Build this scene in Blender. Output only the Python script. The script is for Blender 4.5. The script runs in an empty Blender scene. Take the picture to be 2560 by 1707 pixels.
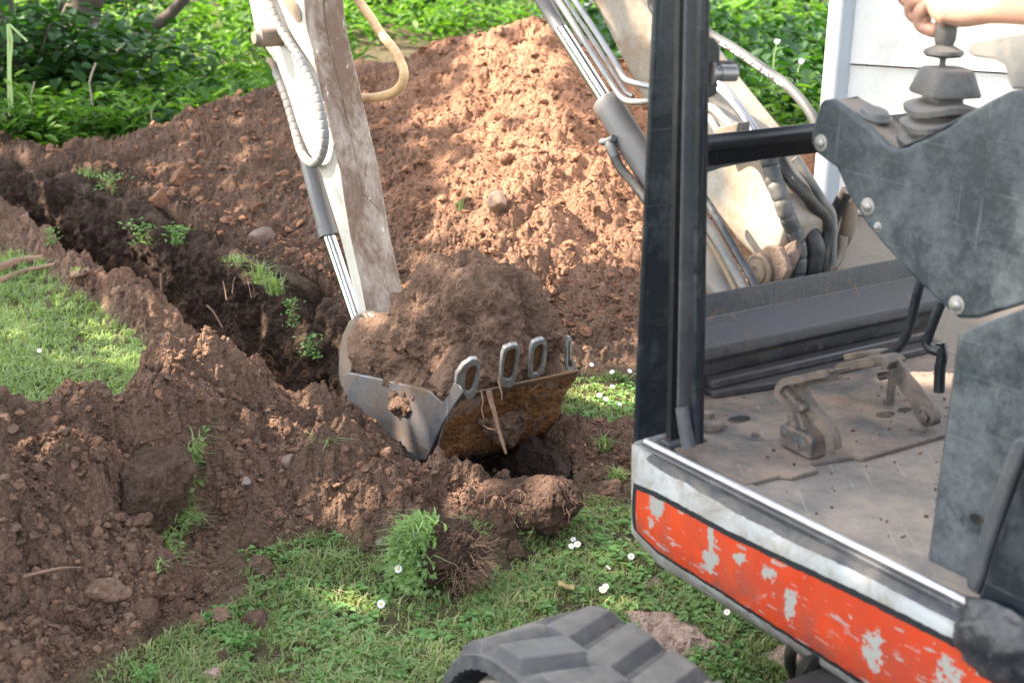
import bpy, bmesh, math, random
import numpy as np
from mathutils import Vector, Matrix

# ------------------------------------------------------------------ camera, sky, sun, exposure
scene = bpy.context.scene
COL = scene.collection
FPX, CX, CY = 3700.0, 1280.0, 853.5
PITCH, ROLL = math.radians(18), math.radians(1.4)
CAM = np.array([0, 0, 1.75])
D_ = np.array([0, math.cos(PITCH), -math.sin(PITCH)])
r0_ = np.array([1.0, 0, 0]); u0_ = np.array([0, math.sin(PITCH), math.cos(PITCH)])
RC = math.cos(ROLL) * r0_ + math.sin(ROLL) * u0_
UC = -math.sin(ROLL) * r0_ + math.cos(ROLL) * u0_
cd = bpy.data.cameras.new('camera'); cam = bpy.data.objects.new('camera', cd); COL.objects.link(cam)
cd.sensor_width = 36; cd.lens = 36 * FPX / 2560; cd.clip_end = 500; cd.clip_start = 0.05
m = Matrix(((RC[0], UC[0], -D_[0], CAM[0]), (RC[1], UC[1], -D_[1], CAM[1]), (RC[2], UC[2], -D_[2], CAM[2]), (0, 0, 0, 1)))
cam.matrix_world = m
cd.dof.use_dof = True; cd.dof.focus_distance = 4.4; cd.dof.aperture_fstop = 4.8
scene.camera = cam

SUN_EL = math.radians(41)
SAZ = np.array([-1.0, 0.07]); SAZ /= np.linalg.norm(SAZ)
SUN = np.array([SAZ[0] * math.cos(SUN_EL), SAZ[1] * math.cos(SUN_EL), math.sin(SUN_EL)])   # towards the sun
w = bpy.data.worlds.new('World'); scene.world = w; w.use_nodes = True
nt = w.node_tree; nt.nodes.clear()
wo = nt.nodes.new('ShaderNodeOutputWorld'); bg = nt.nodes.new('ShaderNodeBackground'); sk = nt.nodes.new('ShaderNodeTexSky')
sk.sky_type = 'NISHITA'; sk.sun_disc = False; sk.sun_elevation = SUN_EL
sk.sun_rotation = math.atan2(SAZ[0], SAZ[1]); sk.dust_density = 2.0; sk.air_density = 1.0
hs = nt.nodes.new('ShaderNodeHueSaturation'); hs.inputs['Saturation'].default_value = 0.42
nt.links.new(sk.outputs[0], hs.inputs['Color']); nt.links.new(hs.outputs[0], bg.inputs['Color'])
bg.inputs['Strength'].default_value = 0.135
nt.links.new(bg.outputs[0], wo.inputs[0])
sl = bpy.data.lights.new('sun', 'SUN'); sl.energy = 3.8; sl.angle = math.radians(0.53); sl.color = (1.0, 0.86, 0.68)
so = bpy.data.objects.new('sun', sl); COL.objects.link(so)
so.rotation_euler = Vector(SUN).to_track_quat('Z', 'Y').to_euler(); so.location = (-6, -2, 8)
vs = scene.view_settings
vs.view_transform = 'Standard'; vs.look = 'None'; vs.exposure = 2.9; vs.gamma = 1.0
scene.render.engine = 'CYCLES'
scene.cycles.max_bounces = 6
scene.render.resolution_x = 1024; scene.render.resolution_y = 682

# ------------------------------------------------------------------ frame of the machine and pixel rays
TH = math.radians(35)
FW = np.array([-math.sin(TH), math.cos(TH), 0]); RT = np.array([math.cos(TH), math.sin(TH), 0]); ZZ = np.array([0, 0, 1.0])
O = np.array([0.30163, 2.82687, 0.0])
def M(a, r, z): return O + FW * a + RT * r + ZZ * z
def ray(u, v): return D_ + RC * (u - CX) / FPX - UC * (v - CY) / FPX
def hit(u, v, P0, n):
    rr = ray(u, v); return CAM + rr * (np.dot(P0 - CAM, n) / np.dot(rr, n))
def onr(u, v, r): return hit(u, v, O + RT * r, RT)
def ona(u, v, a): return hit(u, v, O + FW * a, FW)
def onz(u, v, z=0.0): return hit(u, v, ZZ * z, ZZ)
def ony(u, v, y): return hit(u, v, np.array([0, y, 0.0]), np.array([0, 1.0, 0]))
def projv(P):
    q = P - CAM; dd = q @ D_
    return CX + FPX * (q @ RC) / dd, CY - FPX * (q @ UC) / dd, dd
def loc_ar(x, y):
    qx = x - O[0]; qy = y - O[1]
    return qx * FW[0] + qy * FW[1], qx * RT[0] + qy * RT[1]
rng = np.random.default_rng(7); random.seed(7)

# ------------------------------------------------------------------ numpy noise
def _h(ix, iy, iz, s):
    n = (ix.astype(np.int64) * 374761393 + iy.astype(np.int64) * 668265263 + iz.astype(np.int64) * 2147483647 % 1274126177 + s * 1442695041) & 0xffffffff
    n = ((n ^ (n >> 13)) * 1274126177) & 0xffffffff
    n = ((n ^ (n >> 16)) * 2246822519) & 0xffffffff
    return (n ^ (n >> 15)) / 4294967295.0
def vn3(x, y, z, s=0):
    ix, iy, iz = np.floor(x), np.floor(y), np.floor(z)
    fx, fy, fz = x - ix, y - iy, z - iz
    fx = fx * fx * (3 - 2 * fx); fy = fy * fy * (3 - 2 * fy); fz = fz * fz * (3 - 2 * fz)
    ix, iy, iz = ix.astype(np.int64), iy.astype(np.int64), iz.astype(np.int64)
    def c(i, j, k): return _h(ix + i, iy + j, iz + k, s)
    a = (c(0,0,0)*(1-fx)+c(1,0,0)*fx)*(1-fy)+(c(0,1,0)*(1-fx)+c(1,1,0)*fx)*fy
    b = (c(0,0,1)*(1-fx)+c(1,0,1)*fx)*(1-fy)+(c(0,1,1)*(1-fx)+c(1,1,1)*fx)*fy
    return a*(1-fz)+b*fz
def vn2(x, y, s=0):
    ix, iy = np.floor(x), np.floor(y); fx, fy = x - ix, y - iy
    fx = fx*fx*(3-2*fx); fy = fy*fy*(3-2*fy); ix = ix.astype(np.int64); iy = iy.astype(np.int64); z = np.zeros_like(ix)
    def c(i, j): return _h(ix+i, iy+j, z, s)
    return (c(0,0)*(1-fx)+c(1,0)*fx)*(1-fy)+(c(0,1)*(1-fx)+c(1,1)*fx)*fy
def fbm2(x, y, s=0, o=4):
    t = 0; a = 1; n = 0
    for i in range(o):
        t = t + a*(vn2(x*2**i, y*2**i, s+i*17)-.5); n += a; a *= .5
    return t/n*2
def fbm3(x, y, z, s=0, o=4):
    t = 0; a = 1; n = 0
    for i in range(o):
        t = t + a*(vn3(x*2**i, y*2**i, z*2**i, s+i*17)-.5); n += a; a *= .5
    return t/n*2
def bump2(x, y, cell, s):
    """irregular clods: height (in units of cell) of jittered rounded lumps"""
    wx = x/cell + .55*fbm2(x/cell*1.4, y/cell*1.4, s+5, 3); wy = y/cell + .55*fbm2(x/cell*1.4+9, y/cell*1.4, s+6, 3)
    ix, iy = np.floor(wx), np.floor(wy); best = np.zeros_like(wx); z = np.zeros(ix.shape, np.int64)
    for i in (-1, 0, 1):
        for j in (-1, 0, 1):
            jx = (ix+i).astype(np.int64); jy = (iy+j).astype(np.int64)
            px = jx+_h(jx, jy, z, s); py = jy+_h(jx, jy, z, s+1); R = .35+.4*_h(jx, jy, z, s+2)
            an = _h(jx, jy, z, s+3)*3.14; st = .65+.5*_h(jx, jy, z, s+4)
            dx = wx-px; dy = wy-py; ca = np.cos(an); sa = np.sin(an)
            ex_ = (dx*ca+dy*sa)/st; ey_ = (-dx*sa+dy*ca)*st
            dd = np.maximum(np.abs(ex_)+.30*np.abs(ey_), np.abs(ey_)+.45*np.abs(ex_))
            hh = np.sqrt(np.maximum(R*R-dd*dd, 0))*(1+.8*ex_*(_h(jx, jy, z, s+9)-.3))
            best = np.maximum(best, hh*(.35+.9*_h(jx, jy, z, s+7)))
    return best
def bump3(x, y, z, cell, s):
    wx, wy, wz = x/cell, y/cell, z/cell
    ix, iy, iz = np.floor(wx), np.floor(wy), np.floor(wz); best = np.zeros_like(wx)
    for i in (-1, 0, 1):
        for j in (-1, 0, 1):
            for k in (-1, 0, 1):
                jx = (ix+i).astype(np.int64); jy = (iy+j).astype(np.int64); jz = (iz+k).astype(np.int64)
                R = .4+.4*_h(jx, jy, jz, s+3)
                d2 = (wx-jx-_h(jx,jy,jz,s))**2+(wy-jy-_h(jx,jy,jz,s+1))**2+(wz-jz-_h(jx,jy,jz,s+2))**2
                best = np.maximum(best, np.sqrt(np.maximum(0, R*R-d2)))
    return best
def sstep(a, b, x):
    t = np.clip((x-a)/(b-a), 0, 1); return t*t*(3-2*t)
def inpoly(px, py, poly):
    c = np.zeros(px.shape, bool); n = len(poly); j = n-1
    for i in range(n):
        xi, yi = poly[i][0], poly[i][1]; xj, yj = poly[j][0], poly[j][1]
        if yi != yj: c ^= ((yi > py) != (yj > py)) & (px < (xj-xi)*(py-yi)/(yj-yi)+xi)
        j = i
    return c
def segdist(px, py, poly, closed=True):
    best = np.full(px.shape, 1e9); n = len(poly)
    for i in range(n if closed else n-1):
        ax, ay = poly[i][0], poly[i][1]; bx, by = poly[(i+1) % n][0], poly[(i+1) % n][1]
        dx, dy = bx-ax, by-ay; t = np.clip(((px-ax)*dx+(py-ay)*dy)/(dx*dx+dy*dy+1e-12), 0, 1)
        best = np.minimum(best, np.hypot(px-ax-t*dx, py-ay-t*dy))
    return best

# ------------------------------------------------------------------ node materials
class NM:
    def __init__(s, name):
        s.m = bpy.data.materials.new(name); s.m.use_nodes = True; s.t = s.m.node_tree; s.t.nodes.clear()
        s.out = s.n('ShaderNodeOutputMaterial')
    def n(s, ty, **kw):
        x = s.t.nodes.new(ty)
        for k, v in kw.items(): setattr(x, k, v)
        return x
    def l(s, a, b): s.t.links.new(a, b)
    def noise(s, vec, scale, detail=4, rough=.6, dist=0.0):
        x = s.n('ShaderNodeTexNoise'); x.inputs['Scale'].default_value = scale; x.inputs['Detail'].default_value = detail
        x.inputs['Roughness'].default_value = rough; x.inputs['Distortion'].default_value = dist
        s.l(vec, x.inputs['Vector']); return x.outputs['Fac']
    def mapr(s, v, a, b, c=0.0, d=1.0):
        x = s.n('ShaderNodeMapRange'); s.l(v, x.inputs[0])
        for i, q in enumerate((a, b, c, d)): x.inputs[i+1].default_value = q
        return x.outputs[0]
    def mix(s, f, a, b, bt='MIX'):
        x = s.n('ShaderNodeMix', data_type='RGBA', blend_type=bt)
        for sock, v in ((x.inputs[0], f), (x.inputs[6], a), (x.inputs[7], b)):
            if hasattr(v, 'links'): s.l(v, sock)
            elif isinstance(v, (int, float)): sock.default_value = v
            else: sock.default_value = (*v, 1)
        return x.outputs[2]
    def math(s, op, a, b=0.0):
        x = s.n('ShaderNodeMath', operation=op)
        for i, v in enumerate((a, b)):
            if hasattr(v, 'links'): s.l(v, x.inputs[i])
            else: x.inputs[i].default_value = v
        return x.outputs[0]
    def obj(s): return s.n('ShaderNodeTexCoord').outputs['Object']
    def scaled(s, vec, sc, rot=(0, 0, 0)):
        x = s.n('ShaderNodeMapping'); x.inputs['Scale'].default_value = sc; x.inputs['Rotation'].default_value = rot
        s.l(vec, x.inputs['Vector']); return x.outputs[0]
    def principled(s, col, rough=.5, metal=0.0, bump=None, bstr=.3, bdist=.004, spec=None):
        p = s.n('ShaderNodeBsdfPrincipled')
        for sock, v in ((p.inputs['Base Color'], col), (p.inputs['Roughness'], rough), (p.inputs['Metallic'], metal)):
            if hasattr(v, 'links'): s.l(v, sock)
            elif isinstance(v, (int, float)): sock.default_value = v
            else: sock.default_value = (*v, 1)
        if spec is not None: p.inputs['Specular IOR Level'].default_value = spec
        if bump is not None:
            b = s.n('ShaderNodeBump'); b.inputs['Strength'].default_value = bstr; b.inputs['Distance'].default_value = bdist
            s.l(bump, b.inputs['Height']); s.l(b.outputs[0], p.inputs['Normal'])
        s.l(p.outputs[0], s.out.inputs['Surface']); return p

def worn(name, base, rough=.45, metal=0.0, dust=(.30, .22, .16), dustamt=.35, dscale=6, scratch=.0, chip=None, chipamt=.0, rust=None, rustamt=0.0, bump=.25, updust=0.0, stretch=None):
    q = NM(name); v = q.obj()
    if stretch: v = q.scaled(v, stretch, (.1, -.2, 0))
    c = q.mix(q.mapr(q.noise(v, 3.1, 3), .3, .7), tuple(x*.86 for x in base), tuple(min(1, x*1.1) for x in base))
    n1 = q.noise(v, dscale, 8, .7, .15)
    n2 = q.noise(v, dscale*9, 5, .7)
    f = q.mapr(q.math('ADD', n1, q.math('MULTIPLY', n2, .35)), .78-.42*dustamt, 1.02-.38*dustamt, 0, min(1, dustamt*1.6))
    if updust:
        g = q.n('ShaderNodeNewGeometry'); sp = q.n('ShaderNodeSeparateXYZ'); q.l(g.outputs['Normal'], sp.inputs[0])
        f = q.math('MAXIMUM', f, q.math('MULTIPLY', q.mapr(sp.outputs[2], .5, .95), q.mapr(n1, .3, .6, updust*.4, updust)))
    c = q.mix(f, c, dust)
    if rust is not None:
        n3 = q.noise(v, dscale*2.3, 7, .75, 1.0)
        c = q.mix(q.mapr(n3, .66-.25*rustamt, .74-.2*rustamt), c, rust)
    ro = q.mapr(f, 0, 1, rough, .9)
    if scratch:
        scratch = scratch*.5
        sv = q.scaled(v, (3, 3, 130), (.5, .25, .3)); s1 = q.noise(sv, 1.6, 2, .5, .15)
        sv2 = q.scaled(v, (120, 4, 3), (.2, .7, .9)); s2 = q.noise(sv2, 1.3, 2, .5, .1)
        c = q.mix(q.math('MULTIPLY', q.mapr(s1, .66, .72), scratch), c, tuple(min(1, x*1.8+.12) for x in base))
        c = q.mix(q.math('MULTIPLY', q.mapr(s2, .67, .72), scratch), c, tuple(min(1, x*1.8+.15) for x in base))
    if chip is not None:
        n4 = q.noise(v, 22, 6, .72, .4)
        cm = q.mapr(n4, .70-.2*chipamt, .715-.2*chipamt); c = q.mix(cm, c, chip)
    h = q.math('ADD', n2, q.math('MULTIPLY', f, 1.2))
    q.principled(c, ro, metal, h, bump, .002)
    return q.m

MAT = {}
MAT['black_paint'] = worn('black_paint', (.008, .009, .012), .38, 0, (.06, .052, .048), .22, 5, .35, bump=.15, updust=.4)
MAT['black_frame'] = worn('black_frame', (.007, .011, .016), .34, 0, (.045, .053, .060), .34, 9, .5, bump=.12)
MAT['rubber_seal'] = worn('rubber_seal', (.042, .047, .053), .6, 0, (.11, .10, .095), .35, 10, .2)
MAT['grey_cover'] = worn('grey_cover', (.015, .024, .031), .42, 0, (.115, .13, .137), .46, 9, .5, bump=.2, updust=.8)
MAT['rusty_black'] = worn('rusty_black', (.016, .018, .023), .42, 0, (.10, .078, .065), .35, 8, .2, rust=(.12, .055, .03), rustamt=.3, bump=.4, updust=.45)
MAT['dusty_floor'] = worn('dusty_floor', (.125, .118, .11), .7, 0, (.28, .23, .185), .55, 5, .7, rust=(.15, .10, .07), rustamt=.22, bump=.5)
MAT['dusty_plate'] = worn('dusty_plate', (.07, .068, .068), .6, 0, (.24, .175, .13), .55, 6, .6, rust=(.16, .08, .045), rustamt=.32, bump=.5)
MAT['pedal'] = worn('pedal', (.055, .056, .06), .45, .3, (.22, .17, .135), .58, 20, .3, rust=(.22, .10, .05), rustamt=.4, bump=.4)
MAT['worn_steel'] = worn('worn_steel', (.38, .39, .41), .35, .9, (.22, .18, .15), .32, 14, .4)
MAT['bolt_steel'] = worn('bolt_steel', (.30, .29, .275), .4, .7, (.3, .24, .19), .25, 30)
MAT['seal_bar'] = worn('seal_bar', (.035, .037, .042), .4, .1, (.2, .19, .185), .3, 9, .5)
MAT['white_paint'] = worn('white_paint', (.44, .43, .39), .42, 0, (.33, .26, .19), .42, 4, .2, chip=(.22, .15, .11), chipamt=.12, rust=(.45, .22, .10), rustamt=.03, bump=.2)
MAT['boom_paint'] = worn('boom_paint', (.33, .315, .28), .45, 0, (.24, .175, .12), .58, 5, .2, chip=(.14, .10, .08), chipamt=.1, bump=.25)
MAT['mud_paint'] = worn('mud_paint', (.40, .34, .28), .6, 0, (.15, .095, .065), .66, 6, .3, chip=(.60, .52, .44), chipamt=.26, bump=.5, stretch=(1.6, 1.6, .35))
MAT['grey_cyl'] = worn('grey_cyl', (.13, .13, .135), .45, .2, (.22, .17, .13), .42, 4, .15)
MAT['chrome'] = worn('chrome', (.75, .76, .78), .12, 1.0, (.35, .28, .22), .08, 6, bump=.05)
MAT['pipe'] = worn('pipe', (.27, .27, .28), .38, .6, (.33, .24, .18), .35, 8, rust=(.30, .14, .08), rustamt=.2)
MAT['hose_grey'] = worn('hose_grey', (.13, .135, .14), .5, 0, (.28, .24, .20), .45, 12)
MAT['hose_tan'] = worn('hose_tan', (.62, .40, .20), .45, 0, (.20, .09, .04), .35, 14)
MAT['hose_print'] = worn('hose_print', (.07, .07, .07), .5, 0, (.14, .125, .11), .35, 12)
MAT['hose_dark'] = worn('hose_dark', (.045, .05, .055), .5, 0, (.2, .17, .14), .35, 10)
MAT['hose_black'] = worn('hose_black', (.015, .016, .018), .5, 0, (.15, .12, .095), .38, 10)
MAT['bucket'] = worn('bucket', (.17, .19, .215), .36, .6, (.16, .095, .055), .52, 7, .75, bump=.25)
MAT['bucket_dirt'] = worn('bucket_dirt', (.075, .055, .045), .6, .3, (.26, .125, .05), .55, 7, .6, rust=(.09, .05, .032), rustamt=.4, bump=.8)
MAT['tooth'] = worn('tooth', (.30, .315, .32), .42, .5, (.14, .085, .055), .5, 30, .6)
MAT['link'] = worn('link', (.17, .145, .12), .5, .4, (.28, .19, .12), .45, 8, .4)
MAT['mud_pivot'] = worn('mud_pivot', (.20, .14, .11), .65, .1, (.12, .08, .06), .5, 20, rust=(.10, .075, .06), rustamt=.5, bump=1)
MAT['tread'] = worn('tread', (.013, .019, .030), .5, 0, (.15, .135, .115), .42, 26, .4, bump=1.0, updust=.9)
MAT['boot'] = worn('boot', (.06, .06, .06), .5, 0, (.20, .175, .15), .42, 8, bump=.2, updust=.7)
MAT['arm_grey'] = worn('arm_grey', (.12, .12, .115), .55, 0, (.30, .26, .22), .3, 8)
MAT['blue_seat'] = worn('blue_seat', (.02, .05, .13), .7)
MAT['hole'] = worn('hole', (.004, .004, .005), .9)
MAT['wrap'] = worn('wrap', (.012, .014, .018), .35, 0, (.12, .12, .13), .3, 12, bump=.6)
MAT['print'] = worn('print', (.8, .79, .75), .6, dustamt=.1)
MAT['green_mark'] = worn('green_mark', (.10, .50, .32), .6, dustamt=.2)

# ------------------------------------------------------------------ mesh builders
def setup(o, label=None, cat=None, group=None, kind=None):
    if label: o['label'] = label
    if cat: o['category'] = cat
    if group: o['group'] = group
    if kind: o['kind'] = kind
    return o
def thing(name, loc, label, cat, group=None):
    o = bpy.data.objects.new(name, None); COL.objects.link(o); o.location = Vector(loc); o.empty_display_size = .05
    o['_l'] = [float(x) for x in loc]
    return setup(o, label, cat, group)
def base_of(o):
    b = np.zeros(3)
    while o is not None:
        b = b + np.array(o.location); o = o.parent
    return b
class MB:
    def __init__(s): s.v = []; s.f = []; s.mi = []
    def add(s, vs, fs, mi=0):
        k = len(s.v); s.v += [tuple(map(float, p)) for p in vs]
        s.f += [tuple(i+k for i in f) for f in fs]; s.mi += [mi]*len(fs); return s
    def prism(s, pts, vec, mi=0, side_mi=None):
        """polygon pts (3d, planar-ish) extruded along vec"""
        n = len(pts); vec = np.array(vec, float)
        vs = [np.array(p) for p in pts]+[np.array(p)+vec for p in pts]
        s.add(vs, [tuple(range(n-1, -1, -1)), tuple(range(n, 2*n))], mi)
        k = len(s.v)-2*n
        for i in range(n):
            j = (i+1) % n; s.f.append((k+i, k+j, k+n+j, k+n+i)); s.mi.append(mi if side_mi is None else (side_mi(i) if callable(side_mi) else side_mi))
        return s
    def box(s, c, ex, ey, ez, mi=0):
        c, ex, ey, ez = (np.array(q, float) for q in (c, ex, ey, ez))
        vs = [c+a*ex+b*ey+g*ez for g in (-1, 1) for b in (-1, 1) for a in (-1, 1)]
        return s.add(vs, [(0,2,3,1), (4,5,7,6), (0,1,5,4), (2,6,7,3), (0,4,6,2), (1,3,7,5)], mi)
    def mbox(s, a0, a1, r_0, r_1, z0, z1, mi=0):
        return s.box(M((a0+a1)/2, (r_0+r_1)/2, (z0+z1)/2), FW*(a1-a0)/2, RT*(r_1-r_0)/2, ZZ*(z1-z0)/2, mi)
    def tube(s, path, rad, seg=14, caps=True, mi=0):
        P = np.array(path, float); n = len(P); rads = np.full(n, rad) if np.isscalar(rad) else np.array(rad)
        T = np.gradient(P, axis=0); T /= np.linalg.norm(T, axis=1)[:, None]+1e-12
        up = np.array([0, 0, 1.0]) if abs(T[0][2]) < .9 else np.array([1.0, 0, 0])
        N = np.cross(T[0], up); N /= np.linalg.norm(N); vs = []
        for i in range(n):
            N = N-T[i]*np.dot(N, T[i]); N /= np.linalg.norm(N); B = np.cross(T[i], N)
            for k in range(seg):
                an = 2*math.pi*k/seg; vs.append(P[i]+rads[i]*(math.cos(an)*N+math.sin(an)*B))
        fs = [(i*seg+k, i*seg+(k+1) % seg, (i+1)*seg+(k+1) % seg, (i+1)*seg+k) for i in range(n-1) for k in range(seg)]
        if caps: fs += [tuple(range(seg-1, -1, -1)), tuple((n-1)*seg+k for k in range(seg))]
        return s.add(vs, fs, mi)
    def cyl(s, p0, p1, r, seg=28, mi=0): 
        p0 = np.array(p0, float); p1 = np.array(p1, float); return s.tube([p0, p1], r, seg, True, mi)
    def lathe(s, c, axis, prof, seg=32, mi=0):
        """prof: list of (radius, height along axis)"""
        axis = np.array(axis, float); axis /= np.linalg.norm(axis); c = np.array(c, float)
        return s.tube_prof(c, axis, prof, seg, mi)
    def tube_prof(s, c, axis, prof, seg, mi):
        up = np.array([0, 0, 1.0]) if abs(axis[2]) < .9 else np.array([1.0, 0, 0])
        N = np.cross(axis, up); N /= np.linalg.norm(N); B = np.cross(axis, N); vs = []
        for r, h in prof:
            for k in range(seg):
                an = 2*math.pi*k/seg; vs.append(c+axis*h+r*(math.cos(an)*N+math.sin(an)*B))
        n = len(prof)
        fs = [(i*seg+k, i*seg+(k+1) % seg, (i+1)*seg+(k+1) % seg, (i+1)*seg+k) for i in range(n-1) for k in range(seg)]
        fs += [tuple(range(seg-1, -1, -1)), tuple((n-1)*seg+k for k in range(seg))]
        return s.add(vs, fs, mi)
    def bar(s, path, w_vec, h, mi=0):
        """flat bar swept along a path: w_vec is its half-width vector, h its half-thickness (in the plane of the path)"""
        P = np.array(path, float); n = len(P); T = np.gradient(P, axis=0); T /= np.linalg.norm(T, axis=1)[:, None]
        wv = np.array(w_vec, float); vs = []
        for i in range(n):
            N = np.cross(T[i], wv); N /= np.linalg.norm(N)
            vs += [P[i]+wv+N*h, P[i]-wv+N*h, P[i]-wv-N*h, P[i]+wv-N*h]
        fs = [(i*4+k, i*4+(k+1) % 4, (i+1)*4+(k+1) % 4, (i+1)*4+k) for i in range(n-1) for k in range(4)]
        fs += [(3, 2, 1, 0), tuple((n-1)*4+k for k in range(4))]
        return s.add(vs, fs, mi)
    def sheet(s, grid, mi=0):
        n = len(grid); k = len(grid[0]); vs = [p for row in grid for p in row]
        return s.add(vs, [(i*k+j, i*k+j+1, (i+1)*k+j+1, (i+1)*k+j) for i in range(n-1) for j in range(k-1)], mi)
    def build(s, name, mats, parent=None, smooth=None, bevel=0, bseg=2, weld=False):
        me = bpy.data.meshes.new(name); b = base_of(parent) if parent is not None else np.zeros(3)
        me.from_pydata([tuple(np.array(p)-b) for p in s.v], [], s.f)
        for mm in (mats if isinstance(mats, (list, tuple)) else [mats]): me.materials.append(MAT[mm] if isinstance(mm, str) else mm)
        me.polygons.foreach_set('material_index', s.mi); 
        bmm = bmesh.new(); bmm.from_mesh(me)
        if weld: bmesh.ops.remove_doubles(bmm, verts=bmm.verts, dist=1e-5)
        bmesh.ops.recalc_face_normals(bmm, faces=bmm.faces); bmm.to_mesh(me); bmm.free()
        o = bpy.data.objects.new(name, me); COL.objects.link(o)
        if parent is not None: o.parent = parent
        if bevel:
            md = o.modifiers.new('bevel', 'BEVEL'); md.width = bevel; md.segments = bseg; md.limit_method = 'ANGLE'; md.angle_limit = math.radians(35)
        if smooth is None: smooth = 35
        me.polygons.foreach_set('use_smooth', [True]*len(me.polygons))
        me.set_sharp_from_angle(angle=math.radians(smooth))
        return o
def np_mesh(name, V, F, mat, parent=None, smooth=True, attrs=None, link=True):
    """fast mesh from arrays; F is (n,3) or (n,4)"""
    V = np.asarray(V, np.float32); F = np.asarray(F, np.int32)
    me = bpy.data.meshes.new(name); me.vertices.add(len(V)); me.vertices.foreach_set('co', V.ravel())
    k = F.shape[1]; me.loops.add(F.size); me.loops.foreach_set('vertex_index', F.ravel())
    me.polygons.add(len(F)); me.polygons.foreach_set('loop_start', np.arange(0, F.size, k, dtype=np.int32))
    me.polygons.foreach_set('use_smooth', np.full(len(F), smooth)); me.update(calc_edges=True); me.validate()
    for m_ in (mat if isinstance(mat, (list, tuple)) else [mat]): me.materials.append(m_)
    if attrs:
        for an, av in attrs.items():
            av = np.asarray(av, np.float32)
            if av.ndim == 1: at = me.attributes.new(an, 'FLOAT', 'POINT'); at.data.foreach_set('value', av)
            else:
                at = me.attributes.new(an, 'FLOAT_COLOR', 'POINT'); at.data.foreach_set('color', np.hstack([av, np.ones((len(av), 1), np.float32)]).ravel())
    o = bpy.data.objects.new(name, me)
    if link: COL.objects.link(o)
    if parent is not None: o.parent = parent
    return o
def smooth_path(pts, n=10, closed=False):
    P = [np.array(p, float) for p in pts]; out = []
    Q = [2*P[0]-P[1]]+P+[2*P[-1]-P[-2]]
    for i in range(1, len(Q)-2):
        for k in range(n):
            t = k/n; p0, p1, p2, p3 = Q[i-1], Q[i], Q[i+1], Q[i+2]
            out.append(.5*((2*p1)+(-p0+p2)*t+(2*p0-5*p1+4*p2-p3)*t*t+(-p0+3*p1-3*p2+p3)*t**3))
    out.append(P[-1]); return np.array(out)
def hz5(q, r):
    P = onr(1560+.4254*q[0], 400+.4254*q[1], r)
    return P if (P-O)@FW > .275 else ona(1560+.4254*q[0], 400+.4254*q[1], .275)
def resample(P, step):
    P = np.array(P); L = np.concatenate([[0], np.cumsum(np.linalg.norm(np.diff(P, axis=0), axis=1))])
    n = max(4, int(L[-1]/step)); t = np.linspace(0, L[-1], n)
    return np.stack([np.interp(t, L, P[:, i]) for i in range(3)], 1)
def hose(mb, path, rad, pitch=0.028, groove=.0022):
    P = resample(smooth_path(path, 8), pitch/7); n = len(P); r = np.full(n, rad)
    if groove: r[np.arange(n) % 7 == 0] -= groove
    mb.tube(P, r, 14)

# ------------------------------------------------------------------ ground: one height function in world x,y
def gp(pts): return [tuple(onz(u, v)[:2]) for u, v in pts]
LAWN_LEFT = gp([(-500, 640), (0, 705), (150, 770), (262, 850), (345, 950), (415, 1035), (330, 1062), (200, 1095), (100, 1075), (0, 1045), (-500, 985)])
SPOIL = gp([(-700, 1010), (-500, 1020), (0, 1062), (200, 1110), (330, 1075), (430, 1040), (700, 1010), (1000, 1060), (1150, 1200), (1250, 1130), (1420, 1060), (1560, 1070), (1700, 1100), (1720, 1240), (1570, 1290), (1450, 1335), (1340, 1375), (1260, 1430), (1130, 1400), (960, 1390), (800, 1400), (710, 1440), (700, 1530), (620, 1600), (480, 1640), (340, 1720), (250, 1900), (-700, 1900)])
BERM = gp([(-600, 560), (0, 640), (150, 740), (270, 830), (350, 940), (420, 1035), (600, 1120), (900, 1120), (800, 985), (690, 985), (560, 870), (400, 740), (230, 640), (130, 540), (-50, 500), (-600, 420)])
GRASS_RIGHT = gp([(1380, 872), (1640, 865), (2300, 860), (2300, 1100), (1700, 1090), (1600, 1065), (1480, 1045), (1400, 985)])
BARE = gp([(1560, 1490), (1640, 1450), (1760, 1560), (1850, 1530), (2200, 1750), (2100, 1800), (1600, 1800)])
RIDGE = [(-2.25, 8.1, -.05), (-2.05, 8.05, .12), (-1.8, 8.0, .38), (-1.5, 7.9, .66), (-1.1, 7.8, .78), (-.7, 7.7, .84), (-.35, 7.6, .95), (-.08, 7.5, 1.08), (.25, 7.3, .92), (.6, 7.05, .62), (.95, 6.75, .34), (1.2, 6.4, .05)]
TRENCH = [(1.15, .52), (1.6, .50), (2.2, .47), (3.0, .46), (3.8, .46), (4.6, .44), (5.4, .40), (6.1, .22), (7.2, -.25)]   # (a, r) centre line
def trench_dist(x, y):
    a, r = loc_ar(x, y); rc = np.interp(a, [p[0] for p in TRENCH], [p[1] for p in TRENCH]); hw = np.interp(a, [1.0, 1.2, 1.7, 2.2, 4, 5.5, 7], [.02, .13, .22, .25, .24, .20, .12])
    return (r-rc), hw, a
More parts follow.
